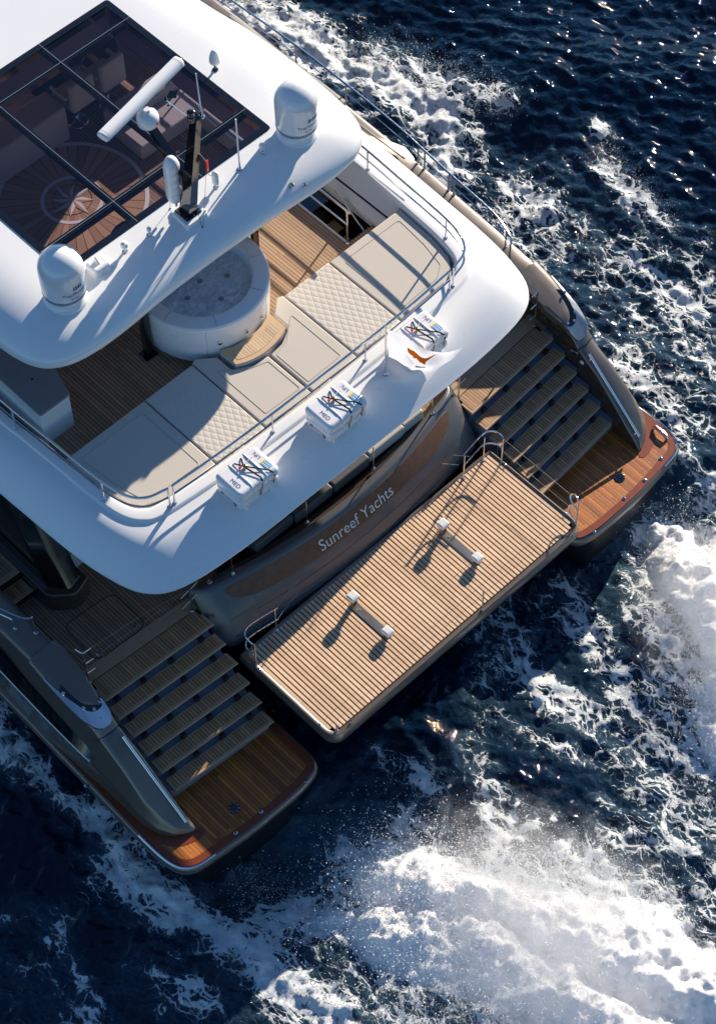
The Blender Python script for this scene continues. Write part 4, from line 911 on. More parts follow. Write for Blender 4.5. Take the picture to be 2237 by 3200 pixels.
dome(2.36, 8.80, surf(2.36, 8.8) - .02, 'white satellite dome at the starboard aft corner of the hardtop, marked TracVision', 'TracVision', 'KVH', 'HD7')
dome(-2.36, 8.80, surf(2.36, 8.8) - .02, 'white satellite dome at the port aft corner of the hardtop, marked TracPhone', 'TracPhone', 'KVH', 'V7')
# ---- radar mast with scanner
mz = surf(0, 8.78)
ms = EMP('radar_mast', (0.02, 8.75, mz), 'black forked mast carrying a long white open array radar scanner', 'radar mast')
b = B(); b.prism(rpoly([(-.20, 8.50), (.24, 8.50), (.22, 8.94), (-.18, 8.94)], .06), mz - .05, mz + .05, .02, 3); b.make('mast_plinth', 'white', ms)
b = B(); b.box(-.13, .17, 8.58, 8.88, mz + .05, mz + .07, .004, 1); pb_ = b.make('mast_plate', 'black', ms)
for x, y in ((-.1, 8.61), (.14, 8.61), (-.1, 8.85), (.14, 8.85), (.02, 8.6)):
    b = B(); b.lathe([(.013, 0), (.013, .01), (0, .012)], (x, y, mz + .07), 8); b.make('bolt', 'steel', pb_)
def beam(b, p0, p1, w0, h0, w1, h1):
    p0, p1 = Vector(p0), Vector(p1); d = (p1 - p0).normalized(); a = Vector((1, 0, 0)); n_ = d.cross(a).normalized(); rings = []
    for p, w_, h_ in ((p0, w0, h0), (p1, w1, h1)): rings.append([p + a * sx * w_ / 2 + n_ * sy * h_ / 2 for sx, sy in ((-1, -1), (1, -1), (1, 1), (-1, 1))])
    b.loft(rings, True, True, True)
b = B(); beam(b, (.02, 8.73, mz + .06), (.02, 8.60, 7.55), .17, .22, .14, .20); beam(b, (.02, 8.60, 7.55), (.02, 8.30, 9.20), .14, .20, .10, .13); b.make('mast_leg', 'black', ms, smooth=False)
b = B(); beam(b, (.02, 8.66, 7.45), (.02, 9.42, 8.14), .13, .20, .11, .10); b.make('mast_arm', 'black', ms, smooth=False)
b = B(); b.lathe([(.06, 0), (.13, .02), (.17, .08), (.175, .18), (.15, .25), (.10, .29), (.055, .31), (.05, .36)], (.01, 9.46, 8.13), 32); gb = b.make('scanner_gearbox', 'dome', ms, ang=60)
b = B()
def gcyl(u, v, rr=.177): a = R(-70) + u / rr; return (.01 + rr * math.cos(a), 9.46 + rr * math.sin(a), 8.13 + v)
b.add([gcyl(-.05, .12), gcyl(.0, .12), gcyl(.0, .165), gcyl(-.05, .165)], [(0, 1, 2, 3)], 1); add_text(b, 'R', .06, lambda u, v: gcyl(u + .03, .12 + v)); b.make('gearbox_logo', ['navy', 'red'], gb, smooth=False)
b = B(); a_ = math.atan2(9.80 - 9.44, .96 + .83); mt_ = Matrix.Translation((.055, 9.62, 8.56)) @ Matrix.Rotation(a_, 4, 'Z')
prof = [(-.105, -.04), (-.085, -.062), (.06, -.062), (.10, -.03), (.105, .015), (.07, .055), (-.03, .066), (-.09, .03)]
rings = []
for xx, s_ in ((-.94, .80), (-.925, .95), (-.90, 1), (-.86, 1), (.86, 1), (.90, 1), (.925, .95), (.94, .80)): rings.append([mt_ @ Vector((xx, p[0] * s_, p[1] * s_)) for p in prof])
b.loft(rings, True, True, True); b.make('scanner_bar', 'dome', ms, ang=50)
b = B()
for xx in (-.865, .865):
    b.loft([[mt_ @ Vector((xx + dx, p[0] * 1.012, p[1] * 1.012)) for p in prof] for dx in (-.003, .003)], True)
b.make('end_seam', 'domegrey', ms)
b = B(); b.lathe([(.05, 0), (.06, .02), (.06, .10), (.045, .11), (.045, .13), (.058, .14), (.058, .20), (.03, .215), (0, .215)], (-.06, 8.31, 9.16), 20); b.make('mast_light', 'black', ms)
b = B(); b.lathe([(.045, 0), (.05, .02), (.03, .04), (.025, .12), (0, .12)], (.10, 8.27, 9.16), 16, 1); b.tube([(.10, 8.27, 9.24), (.095, 8.30, 10.02)], [.013, .009], 8, mi=0); b.make('whip_antenna', ['white', 'steel'], ms)
b = B(); b.tube([(-.02, 8.30, 9.14), (-.12, 8.62, 9.30), (-.16, 8.74, 9.36)], .008, 6); b.make('wind_arm', 'steel', ms)
b = B(); b.lathe([(.022, -.03), (.03, 0), (.02, .03), (0, .035)], (-.16, 8.74, 9.36), 12); b.tube([(-.16, 8.74, 9.38), (-.30, 8.72, 9.40)], .008, 6); b.add([(-.14, 8.73, 9.37), (-.02, 8.66, 9.34), (.03, 8.69, 9.42), (-.05, 8.76, 9.44)], [(0, 1, 2, 3)]); b.lathe([(0, 0), (.022, .02), (0, .04)], (-.20, 8.63, 9.33), 10); b.make('wind_sensor', 'black', ms)
b = B()
b.tube([(-.12, 8.99, mz), (-.04, 9.0, 7.9)], .004, 5); b.tube([(0.03, 8.43, mz - .1), (.06, 8.60, 7.2), (.06, 8.50, 8.1)], .004, 5); b.tube([(.10, 8.45, 8.35), (.17, 8.36, 8.05), (.14, 8.40, 7.5), (.05, 8.44, mz - .1)], .0035, 5)
b.lathe([(.02, 0), (.015, .03), (0, .05)], (.03, 8.43, mz - .1), 8); b.lathe([(.02, 0), (.015, .03), (0, .05)], (-.12, 8.99, mz - .01), 8); b.make('stay', 'black', ms)
# radar reflector hanging below the arm
rf = EMP('radar_reflector', (-.03, 8.92, 6.95), 'white ribbed cylinder hanging on a line beside the black mast', 'radar reflector')
b = B(); pr = [(.05, 0), (.10, .02), (.115, .06)]
for k in range(5): z0 = .08 + k * .15; pr += [(.118, z0), (.130, z0 + .03), (.130, z0 + .12), (.118, z0 + .145)]
pr += [(.11, .86), (.08, .92), (.04, .95), (0, .955)]
b.lathe(pr, (-.06, 8.92, 6.96), 28); b.make('reflector_body', 'dome', rf, ang=60)
b = B()
for k in range(3): a = k * 2.1; b.box(-.06 + .07 * math.cos(a) - .02, -.06 + .07 * math.cos(a) + .02, 8.92 + .07 * math.sin(a) - .02, 8.92 + .07 * math.sin(a) + .02, 6.90, 6.99, .006, 1)
b.make('drain_foot', 'dome', rf)
pn = EMP('signal_tag', (.15, 8.35, 8.0), 'small red folded tag with a hook hanging behind the mast', 'tag')
b = B(); b.box(.12, .20, 8.32, 8.345, 7.93, 8.13, .008, 1, rot=.5); b.make('tag_body', 'red', pn)
b = B(); b.tube(cr([(.17, 8.33, 7.93), (.16, 8.33, 7.86), (.19, 8.32, 7.80), (.23, 8.31, 7.79)], 4), .006, 6); b.tube([(.15, 8.34, 8.13), (.10, 8.42, 8.28)], .008, 6); b.make('hook', 'steel', pn)
# ---- small roof antennas
def small(name, x, y, label, parts, cat='antenna'):
    z = surf(x, y) - .006; e = EMP(name, (x, y, z), label, cat)
    for nm, mat, prof in parts:
        b = B(); b.lathe([(r, h) for r, h in prof], (x, y, z), 22); b.make(nm, mat, e, ang=50)
foot = ('antenna_foot', 'steel', [(.042, 0), (.042, .012), (.022, .018), (.018, .07), (.022, .09), (0, .09)])
small('gps_antenna', .68, 8.83, 'white cylindrical aerial with dimpled cap just to the right of the mast foot', [foot, ('antenna_cap', 'dome', [(.02, .08), (.055, .10), (.058, .13), (.055, .28), (.045, .33), (.02, .35), (0, .352)])])
small('ball_antenna', 1.67, 8.84, 'white mushroom aerial in the shadow of the starboard dome', [foot, ('antenna_cap', 'dome', [(.02, .07), (.05, .10), (.06, .14), (.055, .18), (.03, .205), (0, .21)])])
small('ball_antenna', -.68, 8.83, 'smallest ball shaped aerial, nearest to the mast on its left side', [foot, ('antenna_cap', 'dome', [(.015, .07), (.035, .095), (.040, .125), (.03, .155), (0, .165)])])
small('ball_antenna', -1.16, 8.84, 'round headed aerial between the port horn and the smallest ball aerial', [foot, ('antenna_cap', 'dome', [(.02, .07), (.055, .11), (.062, .15), (.05, .19), (0, .21)])])
small('tracking_antenna', 2.32, 10.67, 'white bullet shaped aerial on a black stalk beside the skylight', [('antenna_foot', 'black', [(.05, 0), (.05, .02), (.022, .03), (.022, .16), (0, .16)]), ('antenna_cap', 'dome', [(.03, .15), (.085, .18), (.095, .22), (.085, .30), (.06, .39), (.03, .435), (0, .44)])])
z = surf(1.18, 8.84); e = EMP('rod_antenna', (1.18, 8.84, z), 'thin upright white rod aerial standing between the mast and the starboard dome', 'antenna')
b = B(); b.lathe([(.045, -.01), (.045, .012), (.025, .02), (.018, .10), (.014, .2), (0, .2)], (1.18, 8.84, z), 16); b.make('antenna_foot', 'steel', e)
b = B(); b.tube([(1.18, 8.84, z + .15), (1.18, 8.84, z + 1.12)], .0135, 10); b.make('antenna_rod', 'dome', e)
z = surf(-1.66, 8.85); e = EMP('horn_antenna', (-1.66, 8.85, z), 'rounded square white housing with a small fin next to the port dome', 'antenna')
b = B()
for s_, h in ((0, 0),): b.prism(rpoly([(-1.83, 8.72), (-1.49, 8.72), (-1.49, 9.0), (-1.83, 9.0)], .09, 6), z - .02, z + .13, .06, 5)
b.make('housing', 'dome', e, ang=60)
b = B(); b.loft([[(-1.67 - .02, 8.80, z + .11), (-1.67 + .02, 8.80, z + .11), (-1.67 + .02, 8.92, z + .12), (-1.67 - .02, 8.92, z + .12)], [(-1.67 - .006, 8.90, z + .23), (-1.67 + .006, 8.90, z + .23), (-1.67 + .006, 8.93, z + .23), (-1.67 - .006, 8.93, z + .23)]], True, True, True); b.make('fin', 'dome', e)

# ---- hot tub
tub = EMP('hot_tub', (0, 8.56, ZF), 'round white hot tub full of rippling water between the sunpads and the hardtop', 'hot tub')
zt_ = 5.40; RO, RI = 1.085, .81
b = B(); prof = [(RO - .16, 0), (RO - .13, .03), (RO - .125, .10), (RO - .03, .16), (RO - .012, .50), (RO, .92), (RO + .004, .96), (RO - .01, .985)]
b.lathe(prof, (0, 8.56, ZF), 96, cap=False); tb = b.make('tub_wall', 'white', tub, ang=45)
b = B(); b.lathe([(RO - .012, .975), (RO - .012, 1.0), (RO - .035, 1.018), (RI + .06, 1.018), (RI + .015, 1.005), (RI, .97), (RI - .02, .85), (RI - .05, .2)], (0, 8.56, ZF), 96, cap=False); rim = b.make('tub_rim', 'tubrim', tub, ang=45)
b = B(); b.lathe([(RO - .006, .968), (RO - .004, .978), (RO - .02, .985)], (0, 8.56, ZF), 96, cap=False); b.make('rim_seam', 'domegrey', tub)
b = B(); b.lathe([(RI - .02, .70), (RI - .02, .80), (RI * .5, .802), (0, .80)], (0, 8.56, ZF), 64); b.make('tub_water', 'tubwater', tub)
for a in (-118, -62, -20, 20, 75, 160, -165):
    b = B(); b.tube([((RI + .03) * math.cos(R(a)), 8.56 + (RI + .03) * math.sin(R(a)), ZF + 1.0195), ((RO - .04) * math.cos(R(a)), 8.56 + (RO - .04) * math.sin(R(a)), ZF + 1.0195)], .004, 5); b.make('rim_joint', 'domegrey', tub)
for a in (-128, -62):
    b = B(); b.tube([((RO + .0) * math.cos(R(a)), 8.56 + RO * math.sin(R(a)), ZF + .95), ((RO - .022) * math.cos(R(a)), 8.56 + (RO - .022) * math.sin(R(a)), ZF + .2)], .003, 5); b.make('panel_seam', 'domegrey', tub)
for k, a in enumerate((-117, -92, -72, -38)):
    b = B(); c_ = Vector(((RO - .005) * math.cos(R(a)), 8.56 + (RO - .005) * math.sin(R(a)), ZF + .60)); nrm = Vector((math.cos(R(a)), math.sin(R(a)), 0)); q = nrm.to_track_quat('Z', 'Y').to_matrix()
    prof = [(.036, 0), (.036, .012), (.024, .016), (.020, .005), (0, .005)]
    rings = [[c_ + q @ Vector((r * math.cos(t * math.pi / 9), r * math.sin(t * math.pi / 9), h)) for t in range(18)] for r, h in prof[:-1]] + [[c_ + q @ Vector((.001 * math.cos(t * math.pi / 9), .001 * math.sin(t * math.pi / 9), .005)) for t in range(18)]]
    b.loft(rings[:3], True); b.loft(rings[2:], True, mi=1); b.make('tub_light', ['steel', 'brass' if k > 1 else 'black'], tub)
for x, y in ((.02, 8.62), (.02, 8.12), (.4, 8.4), (-.35, 8.5)):
    b = B(); b.lathe([(.05, 0), (.04, .006), (.02, .004), (0, .004)], (x, y, ZF + .801), 16); b.make('water_jet', 'domegrey', tub)
sp = [(-.52, 7.20), (-.32, 7.115), (-.1, 7.075), (.1, 7.075), (.32, 7.115), (.52, 7.20)]
inn_ = [(.52, 7.58), (.35, 7.50), (.12, 7.45), (-.12, 7.45), (-.35, 7.50), (-.52, 7.58)]
sp, inn2 = cr(sp, 3), cr(inn_, 3)
b = B(); b.prism(sp + inn2, ZF, 4.83, .01, 2); st = b.make('tub_step', 'white', tub, ang=40)
b = B(); b.prism(inset(sp + inn2, -.008), 4.83, 4.862, .006, 2); b.make('step_border', 'teakstep', st, ang=40)
M['teakradial'] = teak('teak_tub_step', (.50, .34, .20), (.72, .52, .33), .05, rough=.5)
b = B(); b.prism(inset(sp + inn2, .075), 4.85, 4.866); b.make('step_planks', 'teakradial', st, ang=40)

# ---- sunpads
def pad(name, poly, label, mat='fabric', piping=None, base=True):
    cx = sum(p[0] for p in poly) / len(poly); cy = sum(p[1] for p in poly) / len(poly)
    e = EMP(name, (cx, cy, ZF), label, 'sunpad', 'sunpads on the aft flybridge')
    b = B(); b.prism(inset(poly, .005), ZPAD - .14, ZPAD + .004, .03, 4)
    b.make('cushion', mat, e, ang=60)
    if piping:
        b = B(); pp_ = [(x, y, ZPAD + .006) for x, y in piping]; b.tube(pp_ + [pp_[0]], .006, 6, flat=.7); b.make('piping', 'fabricpipe', e)
    b = B(); b.prism(inset(poly, .03), ZF, ZPAD - .13); b.make('pad_base', 'white_matt', e, ang=30)
    return e
M['fabricpipe'] = plain('sunpad_piping', (.44, .40, .35), .8, var=.03)
yaft = lambda x: 6.005 + .010 * abs(x) + .006 * x * x
for S, nm in ((1, 'starboard'), (-1, 'port')):
    o = rpoly(mir([(1.975, 7.73), (1.975, yaft(2)), (3.0, yaft(3) + .02), (3.30, 6.24), (3.44, 6.45), (3.53, 6.9), (3.58, 7.73)], S), [0, 0, .1, .1, .1, .2, 0] if S > 0 else [0, .2, .1, .1, .1, 0, 0], 4)
    pi_ = rpoly(mir([(2.16, 7.56), (2.16, 6.22), (3.0, 6.26), (3.22, 6.42), (3.33, 6.9), (3.40, 7.56)], S), .07, 4)
    pad('sunpad', o, {'starboard': 'smooth beige corner sunpad at the right end by the stairwell, crossed by shadows', 'port': 'smooth beige corner sunpad at the left end near the bar counter, half shaded'}[nm], piping=pi_)
    o = rpoly(mir([(.985, 7.73), (.985, yaft(1)), (1.965, yaft(2)), (1.965, 7.73)], S), 0, 2)
    pad('sunpad', o, {'starboard': 'quilted sunpad right of the hot tub step, fully in the sun', 'port': 'quilted sunpad left of the hot tub, crossed by a curved shadow'}[nm], mat='quilt')
    o = rpoly(mir([(.012, 7.02), (.012, yaft(0)), (.975, yaft(1)), (.975, 7.74), (.88, 7.78), (.60, 7.56), (.60, 7.22), (.3, 7.05)], S), 0, 3)
    pi_ = rpoly(mir([(.09, 6.93), (.09, 6.2), (.80, 6.22), (.80, 7.36), (.70, 7.28), (.40, 7.03)], S), .03, 3)
    pad('sunpad', o, {'starboard': 'middle sunpad beneath the teak step, right of the centre seam', 'port': 'middle sunpad beneath the teak step, left of the centre seam'}[nm], piping=pi_)
# aft edge fillers between pads and coaming
b = B(); b.prism(L2(I_, I_, 0)[30:-30] if False else [(x, yaft(x) - .0) for x in np.linspace(-3.0, 3.0, 20)] + [(x, 5.93) for x in np.linspace(3.0, -3.0, 20)], ZF, ZPAD - .03, 0); b.make('pad_ledge', 'fabric', fly)

# ---- bar counter
bc = EMP('bar_counter', (-3.2, 9.3, ZF), 'white bar counter with a taupe top at the port side of the flybridge', 'counter')
cp_ = rpoly([(-3.47, 8.36), (-2.88, 8.36), (-2.74, 8.86), (-2.74, 11.2), (-3.47, 11.2)], [.05, .05, .3, .02, .02], 5)
b = B(); b.prism(inset(cp_, .012), ZF, 5.165, .03, 3); b.make('counter_body', 'white', bc)
b = B(); b.prism(cp_, 5.165, 5.20, .012, 3); b.make('counter_top', 'counter', bc)
b = B(); b.lathe([(.02, 0), (.018, .006), (0, .004)], (-3.12, 8.98, 5.20), 14); b.make('socket', 'black', bc)

# ---- life raft canisters
def rbox(b, cx, cy, z0, z1, lx, ly, r, rz, mi=0, crown=.0, n=8):
    prof = []
    base = rpoly([(-lx / 2, -ly / 2), (lx / 2, -ly / 2), (lx / 2, ly / 2), (-lx / 2, ly / 2)], r, 7)
    rows = []
    for k in range(n + 1):
        a = k / n * math.pi / 2; rows.append((rz * (1 - math.sin(a)), z0 + rz * (1 - math.cos(a))) if False else (rz * (1 - math.sin(a)), z0 + rz * (1 - math.cos(a))))
    for k in range(n + 1):
        a = k / n * math.pi / 2; rows.append((rz * (1 - math.cos(a)), z1 - rz * (1 - math.sin(a))))
    R_ = [[(cx + x, cy + y, z) for x, y in inset(base, d)] for d, z in rows]
    b.loft(R_, True, True, True, mi)
def canister(cx, cy, label):
    z0 = 4.775; e = EMP('liferaft_canister', (cx, cy, 4.7), label, 'liferaft', 'liferaft canisters behind the sunpads')
    b = B(); rbox(b, cx, cy, z0, z0 + .225, .81, .58, .10, .07); b.make('lower_shell', 'dome', e, ang=60)
    b = B(); rbox(b, cx, cy, z0 + .215, z0 + .43, .83, .60, .11, .075); sh = b.make('upper_shell', 'dome', e, ang=60)
    b = B()
    for dx in (-.13, .16): b.tube(cr([(cx + dx, cy - .303, z0 + .25), (cx + dx, cy - .285, z0 + .37), (cx + dx, cy - .23, z0 + .431), (cx + dx, cy, z0 + .434), (cx + dx, cy + .23, z0 + .431), (cx + dx, cy + .285, z0 + .37), (cx + dx, cy + .303, z0 + .25)], 3), .012, 6, flat=.8)
    b.make('moulded_rib', 'dome', e)
    for sx, sy in ((-.25, -.2), (.25, -.2), (-.25, .2), (.25, .2)):
        b = B(); b.box(cx + sx - .03, cx + sx + .03, cy + sy - .05, cy + sy + .05, 4.58 if sy < 0 else 4.74, z0 + .04, .006, 1); b.make('mounting_foot', 'dome', e)
    zt = z0 + .436; k = Vector((cx + .0, cy + .07, zt + .03)); b = B()
    for p in ([(cx - .10, cy + .29, z0 + .2), (cx - .09, cy + .285, zt - .07), (cx - .06, cy + .22, zt + .004), tuple(k)], [(cx + .12, cy + .29, z0 + .2), (cx + .11, cy + .285, zt - .07), (cx + .08, cy + .22, zt + .004), tuple(k)],
              [tuple(k), (cx + .06, cy - .235, zt + .006), (cx + .055, cy - .285, zt - .035), (cx + .04, cy - .305, zt - .10), (cx - .01, cy - .30, z0 + .10)], [tuple(k), (cx + .24, cy - .235, zt + .006), (cx + .27, cy - .285, zt - .035), (cx + .28, cy - .305, zt - .10), (cx + .26, cy - .30, z0 + .14)]):
        q = p; rows = [[(x - .014, y, z), (x + .014, y, z), (x + .014, y, z + .004), (x - .014, y, z + .004)] for x, y, z in q]; b.loft(rows, True, True, True)
    b.make('lashing_strap', 'black', e, smooth=False)
    b = B(); b.lathe([(.03, 0), (.034, .01), (.034, .035), (.02, .045), (0, .045)], (k.x + .02, k.y - .015, zt + .01), 16); b.lathe([(.016, .045), (.016, .06), (0, .06)], (k.x + .02, k.y - .015, zt + .01), 12); b.make('release_unit', 'brass', e)
    b = B(); b.box(k.x - .075, k.x - .02, k.y + .01, k.y + .04, zt + .012, zt + .035, .006, 1); b.make('weak_link', 'red', e)
    b = B(); b.tube(cr([(k.x, k.y, zt + .04), (cx + .15, cy + .10, zt + .05), (cx + .27, cy + .14, zt + .01)], 3), .005, 5); b.make('painter_line', 'stringer', e)
    b = B(); b.tube([(cx - .393, cy - .16, z0 + .10), (cx - .42, cy - .16, z0 + .12), (cx - .42, cy + .12, z0 + .12), (cx - .393, cy + .12, z0 + .10)], .010, 6); b.box(cx - .415, cx - .385, cy - .19, cy - .13, z0 + .08, z0 + .14, .006, 1, mi=1); b.box(cx - .415, cx - .385, cy + .09, cy + .15, z0 + .08, z0 + .14, .006, 1, mi=1)
    b.make('carry_handle', ['dome', 'black'], e)
    b = B()
    def tl(u, v): return (cx - .295 + v * .9, cy - .03 - u * 1.0, zt - .0035) 
    def tl(u, v): return (cx - .315 + v, cy - .06 - u, zt - .002)
    add_text(b, 'MED', .10, tl, 0, 1.0)
    def tr_(u, v): return (cx + .315 - v, cy + .10 + u, zt - .002)
    add_text(b, 'LIFE', .085, tr_, 0, 1.0)
    b.make('printed_mark', 'navy', sh, smooth=False)
    b = B(); x0, x1, y0, y1 = cx + .23, cx + .335, cy - .20, cy - .04
    zz = zt + .0005
    Q = lambda a, c, d, f, mi, h=0: b.add([(a, d, zz + h), (c, d, zz + h), (c, f, zz + h), (a, f, zz + h)], [(0, 1, 2, 3)], mi)
    Q(x0, x1, y0, y1 - .022, 1); Q(x0, x1, y1 - .02, y1 + .008, 0)
    for i in range(2):
        for j in range(4): Q(x0 + .010 + i * .048, x0 + .045 + i * .048, y0 + .010 + j * .033, y0 + .026 + j * .033, 2, .001)
    b.make('instruction_label', ['yellow', 'blue', 'dome'], sh, smooth=False)
    return e
c0 = canister(-1.90, 5.42, 'white liferaft canister nearest the port corner, lashed with crossed black straps')
copy_tree(c0, (-.09, 5.39, 4.7), 'white liferaft canister in the middle of the three, close to the flagstaff')
copy_tree(c0, (1.76, 5.46, 4.7), 'white liferaft canister partly behind the white flag at the starboard end')

# ---- flagstaff and flag
fs = EMP('flagstaff', (1.06, 5.51, 4.74), 'thin steel flagstaff standing behind the flybridge rail', 'flagstaff')
b = B(); b.lathe([(.05, 0), (.05, .012), (.02, .02), (.02, .22), (.013, .24)], (1.05, 5.47, 4.775), 18); b.tube([(1.05, 5.47, 4.75), (1.06, 5.48, 6.02)], [.013, .010], 10); b.lathe([(0, 0), (.016, .012), (0, .03)], (1.06, 5.48, 6.01), 10); b.make('staff', 'steel', fs)
b = B(); b.tube([(1.075, 5.48, 5.06), (1.10, 5.45, 5.28)], .004, 5); b.lathe([(.02, 0), (.02, .02)], (1.055, 5.475, 5.02), 10); b.make('halyard', 'stringer', fs)
ft, fb_, ct, cb = Vector((1.085, 5.46, 5.90)), Vector((1.10, 5.45, 5.22)), Vector((1.84, 4.60, 5.45)), Vector((1.36, 4.86, 4.96))
def flagp(u, v, off=0.):
    """u 0..1 hoist to fly, v 0..1 top to bottom"""
    top = ft * (1 - u) + ct * u; bot = fb_ * (1 - u) + cb * u
    bot = bot + Vector((.10, -.14, -.04)) * math.sin(math.pi * u) * .3
    top = top + Vector((-.0, .02, -.16)) * math.sin(math.pi * u) + Vector((0, 0, .03)) * math.sin(u * 9)
    p = top * (1 - v) + bot * v
    n_ = (ct - ft).cross(fb_ - ft).normalized()
    rip = .045 * math.sin(7.5 * u + 2.5 * v * u) * u ** .6 + .03 * math.sin(13 * u * (1 - .5 * v) - 3 * v) * u + .035 * math.sin(9 * (v + u * .8)) * u * (1 - u * .3)
    return p + n_ * (rip + off)
b = B(); nu, nv = 48, 32; b.loft([[flagp(i / nu, j / nv) for i in range(nu + 1)] for j in range(nv + 1)], False)
fl_ = b.make('flag', 'flag', None, ang=80); tag(fl_, 'white flag with an orange island and green branches blowing from the staff', 'flag')
pts = [(545, 703), (600, 715), (640, 708), (690, 730), (730, 755), (780, 780), (830, 798), (870, 800), (920, 790), (968, 796), (935, 822), (905, 835), (880, 850), (868, 862), (892, 900), (850, 885), (825, 868), (795, 868), (750, 845), (715, 822), (690, 835), (672, 830), (650, 808), (610, 800), (575, 780), (555, 745)]
def emb(px, py):
    u = .30 + (px - 545) / 423 * .44; vmid = .30; base_ = 703 + (px - 545) * .30; v = vmid + (py - base_) / 150 * .42
    return u, v
b = B(); pp_ = [emb(*p) for p in pts]
import mathutils
tri = mathutils.geometry.tessellate_polygon([[Vector((u, v, 0)) for u, v in pp_]])
for side_ in (.004, -.004): b.add([flagp(u, v, side_) for u, v in pp_], [tuple(t) for t in tri])
# subdivide for following the ripples
bmx = bmesh.new(); vs = [bmx.verts.new((u, v, 0)) for u, v in pp_]
for t in tri: bmx.faces.new([vs[i] for i in t])
bmesh.ops.subdivide_edges(bmx, edges=list(bmx.edges), cuts=4, use_grid_fill=True); bmx.verts.index_update()
b = B(); V_ = [q.co.copy() for q in bmx.verts]; F_ = [[q.index for q in f.verts] for f in bmx.faces]; bmx.free()
for side_ in (.005, -.005): b.add([flagp(q.x, q.y, side_) for q in V_], F_)
b.make('island_emblem', 'orange', fl_, smooth=False)
b = B()
for S in (-1, 1):
    for k in range(7):
        t = k / 6; u = .50 + S * (.03 + .15 * t); v = .74 + .035 * (1 - t) * 1.0 - .07 * t * (1 if S < 0 else .6)
        for du, dv in ((.020 * S, -.060), (.034 * S, .045)):
            q = [(u, v), (u + du * .3 - .008, v + dv * .5), (u + du, v + dv), (u + du * .7 + .008, v + dv * .4)]
            for sd_ in (.005, -.005): b.add([flagp(a, c, sd_) for a, c in q], [(0, 1, 2, 3)])
b.make('branch_emblem', 'green', fl_, smooth=False)

# ---- tender chocks on the platform
def chock(x, label):
    e = EMP('tender_chock', (x, 3.8, ZP), label, 'tender chock', 'tender chocks on the slatted platform')
    b = B(); b.box(x - .075, x + .075, 3.34, 4.20, ZP + .008, ZP + .022, .003, 1); b.lathe([(.03, 0), (.02, .015), (0, .02)], (x, 3.50, ZP + .02), 10); b.lathe([(.02, 0), (.015, .012), (0, .015)], (x, 4.05, ZP + .02), 10); b.make('base_plate', 'steelflat', e)
    for y, h, w_ in ((4.20, .225, .085), (3.40, .095, .075)):
        b = B()
        for s in (-1, 1): b.box(x + s * w_ * .75 - .008, x + s * w_ * .75 + .008, y - .03, y + .03, ZP + .01, ZP + h, .002, 1)
        for zz in (ZP + h * .5,): b.box(x - w_ * .75, x + w_ * .75, y - .03, y + .03, zz, zz + .02)
        b.box(x - w_ * .8, x + w_ * .8, y - .04, y + .04, ZP + h - .04, ZP + h - .005, .004, 1)
        b.make('support_arm', 'steelflat', e)
        b = B(); b.box(x - w_, x + w_, y - .085, y + .085, ZP + h - .01, ZP + h + .075, .022, 3); o = b.make('rubber_block', 'dome', e)
        b = B(); b.box(x - w_ + .02, x + w_ - .02, y - .05, y + .05, ZP + h + .074, ZP + h + .082, .003, 1); b.make('block_pad', 'white_matt', o)
    return e
k0 = chock(-.92, 'tender chock on the left of the slatted platform, two white blocks on a steel strip')
copy_tree(k0, (1.11, 3.77, ZP), 'tender chock on the right of the slatted platform, near the rail shadows')

# ---- furniture seen through the skylight
e = EMP('lounge_sofa', (-.5, 13.2, ZF), 'taupe sofa with a high solid back seen through the left skylight panes', 'sofa')
b = B(); b.box(-2.3, .92, 13.0, 13.55, ZF, 5.18, .05, 3); b.make('sofa_back', 'fabricin', e)
b = B(); b.box(-2.3, .9, 13.6, 14.4, ZF, 4.85, .05, 3); b.make('sofa_seat', 'fabricin', e)
e = EMP('dinette_sofa', (2.1, 11.9, ZF), 'low taupe dinette sofa seen through the right skylight panes', 'sofa')
b = B(); b.box(1.45, 3.0, 12.35, 12.75, ZF, 4.92, .06, 3); b.make('sofa_back', 'fabricin', e)
b = B(); b.box(1.45, 3.0, 11.75, 12.35, ZF, 4.72, .05, 3); b.make('sofa_seat', 'fabricin', e)
b = B(); b.box(2.65, 3.2, 10.6, 11.7, ZF, 4.72, .05, 3); b.make('side_seat', 'fabricin', e)
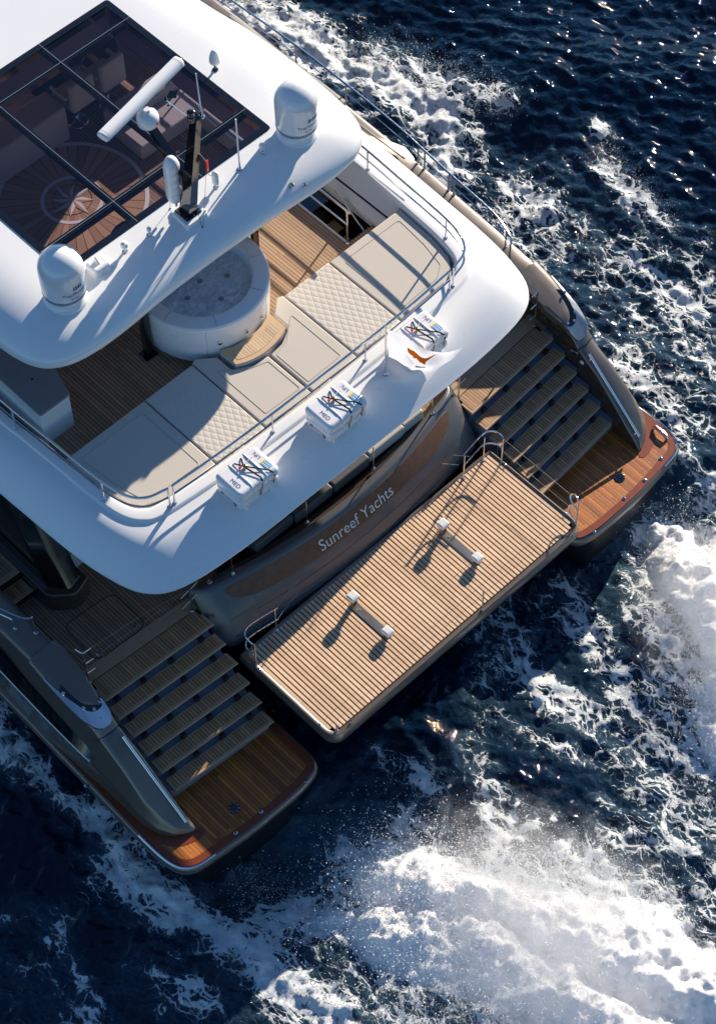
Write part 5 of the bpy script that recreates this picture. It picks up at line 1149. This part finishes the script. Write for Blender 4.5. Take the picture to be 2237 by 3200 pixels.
def helm(x, y, label):
    e = EMP('helm_chair', (x, y, ZF), label, 'helm chair', 'helm chairs')
    b = B(); b.box(x - .25, x + .25, y - .25, y + .28, 4.95, 5.10, .05, 3); b.make('seat', 'fabricin', e)
    b = B(); b.box(x - .26, x + .26, y - .34, y - .22, 4.98, 5.62, .05, 3); b.make('backrest', 'fabricin', e)
    b = B(); b.lathe([(.2, 0), (.18, .02), (.05, .04), (.05, .56)], (x, y, ZF), 18); b.make('pedestal', 'steel', e)
    for s in (-1, 1):
        b = B(); b.box(x + s * .28 - .035, x + s * .28 + .035, y - .22, y + .2, 5.25, 5.32, .02, 2); b.make('armrest', 'fabricin', e)
helm(1.25, 13.25, 'helm chair nearest the centreline under the skylight')
helm(1.92, 13.25, 'helm chair on the outer side near the skylight edge')
e = EMP('helm_console', (1.7, 14.0, ZF), 'black helm console with instruments ahead of the helm chairs', 'console')
b = B(); b.loft([[(1.0, 13.7, ZF), (2.6, 13.7, ZF), (2.6, 14.5, ZF), (1.0, 14.5, ZF)], [(1.0, 13.7, 5.2), (2.6, 13.7, 5.2), (2.6, 14.5, 5.7), (1.0, 14.5, 5.7)]], True, True, True); b.make('console_body', 'black', e)
b = B(); b.tube([(1.7 + .18 * math.cos(a * .52), 13.6 + .06, 5.25 + .18 * math.sin(a * .52)) for a in range(13)], .012, 6); b.make('steering_wheel', 'steel', e)
e = EMP('lounge_chair', (-.35, 10.25, ZF), 'rounded dark chair back just inside the aft edge of the skylight', 'chair')
b = B(); b.lathe([(.02, 0), (.30, .02), (.34, .3), (.30, .34), (.02, .34)], (-.1, 10.1, ZF), 24); b.make('seat', 'cushiondark', e)
b = B(); pts_ = [(-.1 + .38 * math.cos(R(a)), 10.1 + .38 * math.sin(R(a))) for a in range(60, 301, 20)]
b.loft([[(x, y, ZF + .3) for x, y in pts_], [(x, y, ZF + .72) for x, y in pts_], [(-.1 + (x + .1) * .85, 10.1 + (y - 10.1) * .85, ZF + .72) for x, y in pts_], [(-.1 + (x + .1) * .82, 10.1 + (y - 10.1) * .82, ZF + .3) for x, y in pts_]], False); b.make('backrest', 'cushiondark', e)
